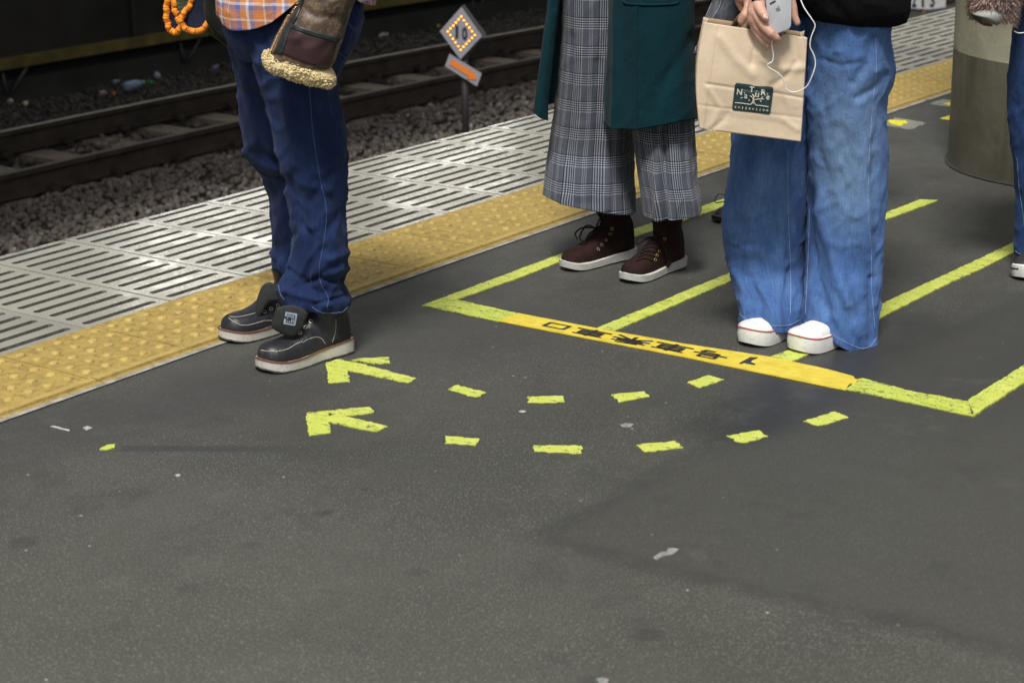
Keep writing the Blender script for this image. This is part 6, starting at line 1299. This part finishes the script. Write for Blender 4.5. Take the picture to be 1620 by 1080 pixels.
# ================================================================== PERSON AT THE RIGHT EDGE
def person_d():
    toe = G(1616, 445); d = V((-1, -.02, 0)).normalized(); L = .245; heel = toe - d*L; F = Frame(heel + d*.08)
    e = empty('person', (heel.x-.06, heel.y, 0), 'person in dark blue jeans and pink fur coat cut off by the right edge', 'person')
    WR = simple('sneaker_rubber', (.60, .60, .58), .55, .12, 30, .2); CV = simple('black_canvas', (.02, .02, .022), .8); H = ([0, .02, .06, .2, .36, .46, .56, .66, .76, .84, .91, .96, 1.0], [.04, .07, .08, .08, .08, .07, .054, .042, .033, .028, .024, .015, .0])
    o, X, so_, sp_, hw = shoe(e, 'sneaker', heel, d, L, .092, CV, WR, .030, .034, H, (.24, .044, .036, .10, 0), None, None, foxing=1)
    P = [X(.5*L+(s-.5)*(L+.006), -(hw(s)*.94+.003), sp_(s)+so_(s)*.72) for s in np.linspace(.3, .995, 30)]; b = MB(); b.tube(P, .0022, 5); b.build('dark_line', CV, o)
    h2 = heel + V((.10, -.20, 0)); o2, *_ = shoe(e, 'sneaker', h2, d, L, .092, CV, WR, .030, .034, H, (.24, .044, .036, .10, 0), None, None, foxing=1)
    DM = denim('mid_denim', (.010, .028, .095), (.018, .048, .145), (.034, .080, .205), None, 1.0)
    rings = [(1613, -60, 1760, -60, -.02, .11, 2.2), (1611, 4, 1750, 4, -.02, .11, 2.1), (1604, 59, 1744, 59, -.02, .105, 2.1), (1596, 130, 1738, 130, -.02, .095, 2), (1594, 160, 1735, 160, -.02, .09, 2), (1596, 207, 1730, 207, -.02, .088, 2), (1603, 250, 1726, 250, -.01, .08, 2), (1606, 310, 1722, 310, 0, .075, 2), (1606, 360, 1718, 362, 0, .072, 2), (1604, 392, 1716, 398, 0, .072, 2), (1605, 402, 1714, 408, 0, .070, 2)]
    S1 = loft(F, rings, 72, 110, None, [([(1606, 180), (1612, 250), (1625, 330)], 6, .005)], cloth_noise(61, .004, .003, .001)); r2 = [(a+95, b_+12, c+95, d_+12, v-.12, dp, p) for a, b_, c, d_, v, dp, p in rings]; S2 = loft(F, r2, 60, 80, None, (), cloth_noise(66, .004, .003, .001))
    j = sheets('jeans', [S1, S2], DM, e, .0022); tj = bvh(j); ST = simple('jean_thread_pale', (.15, .20, .34), .8, .3, 200, 0)
    trace(tj, smooth_px([(1609, 250), (1613, 300), (1619, 340), (1621, 360)], 5), .0008, ST, 'side_seam', j, .0008); trace(tj, smooth_px([(1606, 396), (1612, 401), (1622, 403)], 5), .0008, ST, 'hem_stitch', j, .0008)
    # fur
    FU = Mat('pink_fur'); r_ = FU.n('ShaderNodeNewGeometry').outputs['Random Per Island']; FUM = FU.done(FU.ramp(r_, [(0, (.26, .15, .125)), (.5, (.43, .27, .23)), (1, (.58, .41, .36))]), .9, None, Sheen_Weight=.3)
    FV = -.10; S = loft(F, [(1556, -220, 1640, -220, FV, .07, 2.1), (1550, -60, 1622, -60, FV, .065, 2.1), (1543, -10, 1608, -8, FV, .06, 2.1), (1542, 8, 1604, 12, FV, .055, 2.1), (1545, 22, 1603, 32, FV, .050, 2.1)], 60, 40, None, (), cloth_noise(71, .004, .003, .001))
    fb = sheets('fur_sleeve', [S], simple('fur_base', (.30, .18, .155), .95, .3, 80), e, .003)
    b = MB(); A = S.A
    for k in range(4200):
        i = rng.random()*S.m; i = int(min(S.m-.01, i)); kk = rng.randrange(S.nn); p = V(A[i, kk]); c = V(A[i].mean(axis=0)); out = (p-c).normalized()
        if p.z > 1.1 and rng.random() < .5: continue
        ln = rng.uniform(.016, .036); dr = (out*rng.uniform(.5, 1.1) + V((0, 0, -1))*rng.uniform(.5, 1.2) + RH*rng.uniform(-.5, .45) + FH*rng.uniform(-.3, .3)).normalized(); dr2 = (dr + V((0, 0, -1))*.5 + RH*rng.uniform(-.5, .5)).normalized()
        m_ = p + dr*ln*.5; t = m_ + dr2*ln*.5; w_ = rng.uniform(.0007, .0013); s1 = dr.cross(FH).normalized()*w_; s2 = FH*w_
        b.add([p-s1, p+s1, p+s2, m_-s1*.8, m_+s1*.8, m_+s2*.8, t], [(0, 1, 4, 3), (1, 2, 5, 4), (2, 0, 3, 5), (3, 4, 6), (4, 5, 6), (5, 3, 6)])
    b.build('fur_strands', FUM, fb)
    q = F(1572, 32, FV); eo = empty('purse', q, 'smooth pale grey purse peeking out under the pink fur cuff', 'purse')
    pts = [tuple(p) for p in spline([(1541, 24), (1552, 18), (1575, 15), (1588, 22), (1586, 34), (1578, 40), (1571, 39), (1558, 33), (1541, 24)], 32)][:-1]; n = len(pts); a = [F(x, y, FV-.058) for x, y in pts]; c = sum(a, V((0, 0, 0)))/n; vs = a + [c-FH*.012+(p-c)*.6 for p in a] + [p+FH*.05 for p in a] + [c-FH*.016]
    mk('purse_body', vs, [(k, (k+1) % n, n+(k+1) % n, n+k) for k in range(n)]+[(n+k, n+(k+1) % n, 3*n) for k in range(n)]+[(k, 2*n+k, 2*n+(k+1) % n, (k+1) % n) for k in range(n)]+[tuple(reversed(range(2*n, 3*n)))], simple('purse_leather', (.26, .27, .25), .6, .1, 20, 0), eo)
    pts = [(1541, 26), (1549, 28), (1560, 34), (1571, 40), (1568, 42.5), (1556, 41), (1545, 34)]; n = len(pts); a = [F(x, y, FV-.05) for x, y in pts]; mk('purse_underside', a+[p+FH*.04 for p in a], [tuple(range(n)), tuple(reversed(range(n, 2*n)))]+[(k, (k+1) % n, n+(k+1) % n, n+k) for k in range(n)], simple('purse_brown', (.07, .028, .018), .5), eo, False)
    b = MB(); b.tube([V(p) for p in spline([F(1604, 49, -.13), F(1609, 52, -.135), F(1616, 52.5, -.14), (F(1626, 49, -.14)), F(1640, 30, -.14), F(1650, -60, -.12)], 30)], .0015, 8); q = F(1616, 52, -.14); ec = empty('earphone_cord', q, 'pale cord hanging over dark jeans at the right edge', 'cord'); b.build('cord_strand', simple('pale_cord', (.60, .64, .68), .45, .03, 50, 0), ec)
    hp = F(1700, 0, .0); Pb, arms, sh = body(e, V((hp.x, hp.y, .85)), V((-1, -.1, 0)), (h2+d*.07, heel+d*.07), 1.62, (F(1700, -80, -.25), F(1580, -20, FV)), .38, [legchain(S1, .055, .036, heel+d*.07), legchain(S2, .055, .036, h2+d*.07)])
    upper_garment('fur_coat', e, Pb, arms, sh, .98, simple('fur_coat_pink', (.40, .25, .21), .95, .3, 80), .035, .85)
person_d()
# ================================================================== PERSON HIDDEN BEHIND THE WIDE JEANS
def person_e():
    t1, t2 = G(1134, 354), G(1277, 381)
    t1 = t1 + V((0, .0, 0)); e = empty('person', (t1.x+.2, t1.y-.15, 0), 'person almost hidden behind the wide blue jeans, only black shoe tips showing', 'person')
    BLK = simple('black_shoe', (.012, .010, .010), .35, .3, 40, .3, 100); H = ([0, .02, .06, .2, .36, .46, .56, .66, .76, .84, .91, .96, 1.0], [.04, .06, .065, .065, .06, .052, .046, .040, .036, .033, .028, .018, .0])
    sh = []
    for t in (t1, t2):
        d = V((-1, .12, 0)).normalized(); sd = V((-d.y, d.x, 0)); sd = sd if sd.dot(FH) > 0 else -sd; heel = t - d*.24
        o, X, so_, sp_, hw = shoe(e, 'shoe', heel, d, .24, .088, BLK, BLK, .022, .014, H, (.22, .04, .034, .085, 0), simple('shoe_edge', (.05, .045, .04), .6), None); sh.append((heel, d))
        P = [V(p) for p in spline([X(.15, -.01, .06), X(.17, -.045, .075), X(.185, -.05, .05), X(.165, -.02, .055)], 16)]; b = MB(); b.tube(P, .0018, 6); b.build('lace', BLK, o)
    TR = wool('black_trousers', (.010, .010, .012)); L = []
    top = (sh[0][0]+sh[1][0])/2 + V((-.10, 0, .84)); side_ = (sh[0][0]-sh[1][0]).normalized()
    for k, (h_, d) in enumerate(sh):
        s_ = side_ if k == 0 else -side_; a = h_ + d*.055; L.append([(top+s_*.07, .085), (V((a.x, a.y, .45))-s_*.01, .062), (V((a.x, a.y, .10)), .050)])
    o = capsules(L, 16).build('trousers', TR, e); fuse(o, .008, 2)
    Pb, arms, shh = body(e, V((top.x, top.y, .86)), V((-1, -.05, 0)), (sh[1][0]+sh[1][1]*.055, sh[0][0]+sh[0][1]*.055), 1.58, (None, None), .36, [[(p, r*.7) for p, r in c] for c in L])
    upper_garment('dark_coat', e, Pb, arms, shh, .92, wool('dark_coat', (.012, .012, .014)), .03, .9)
person_e()
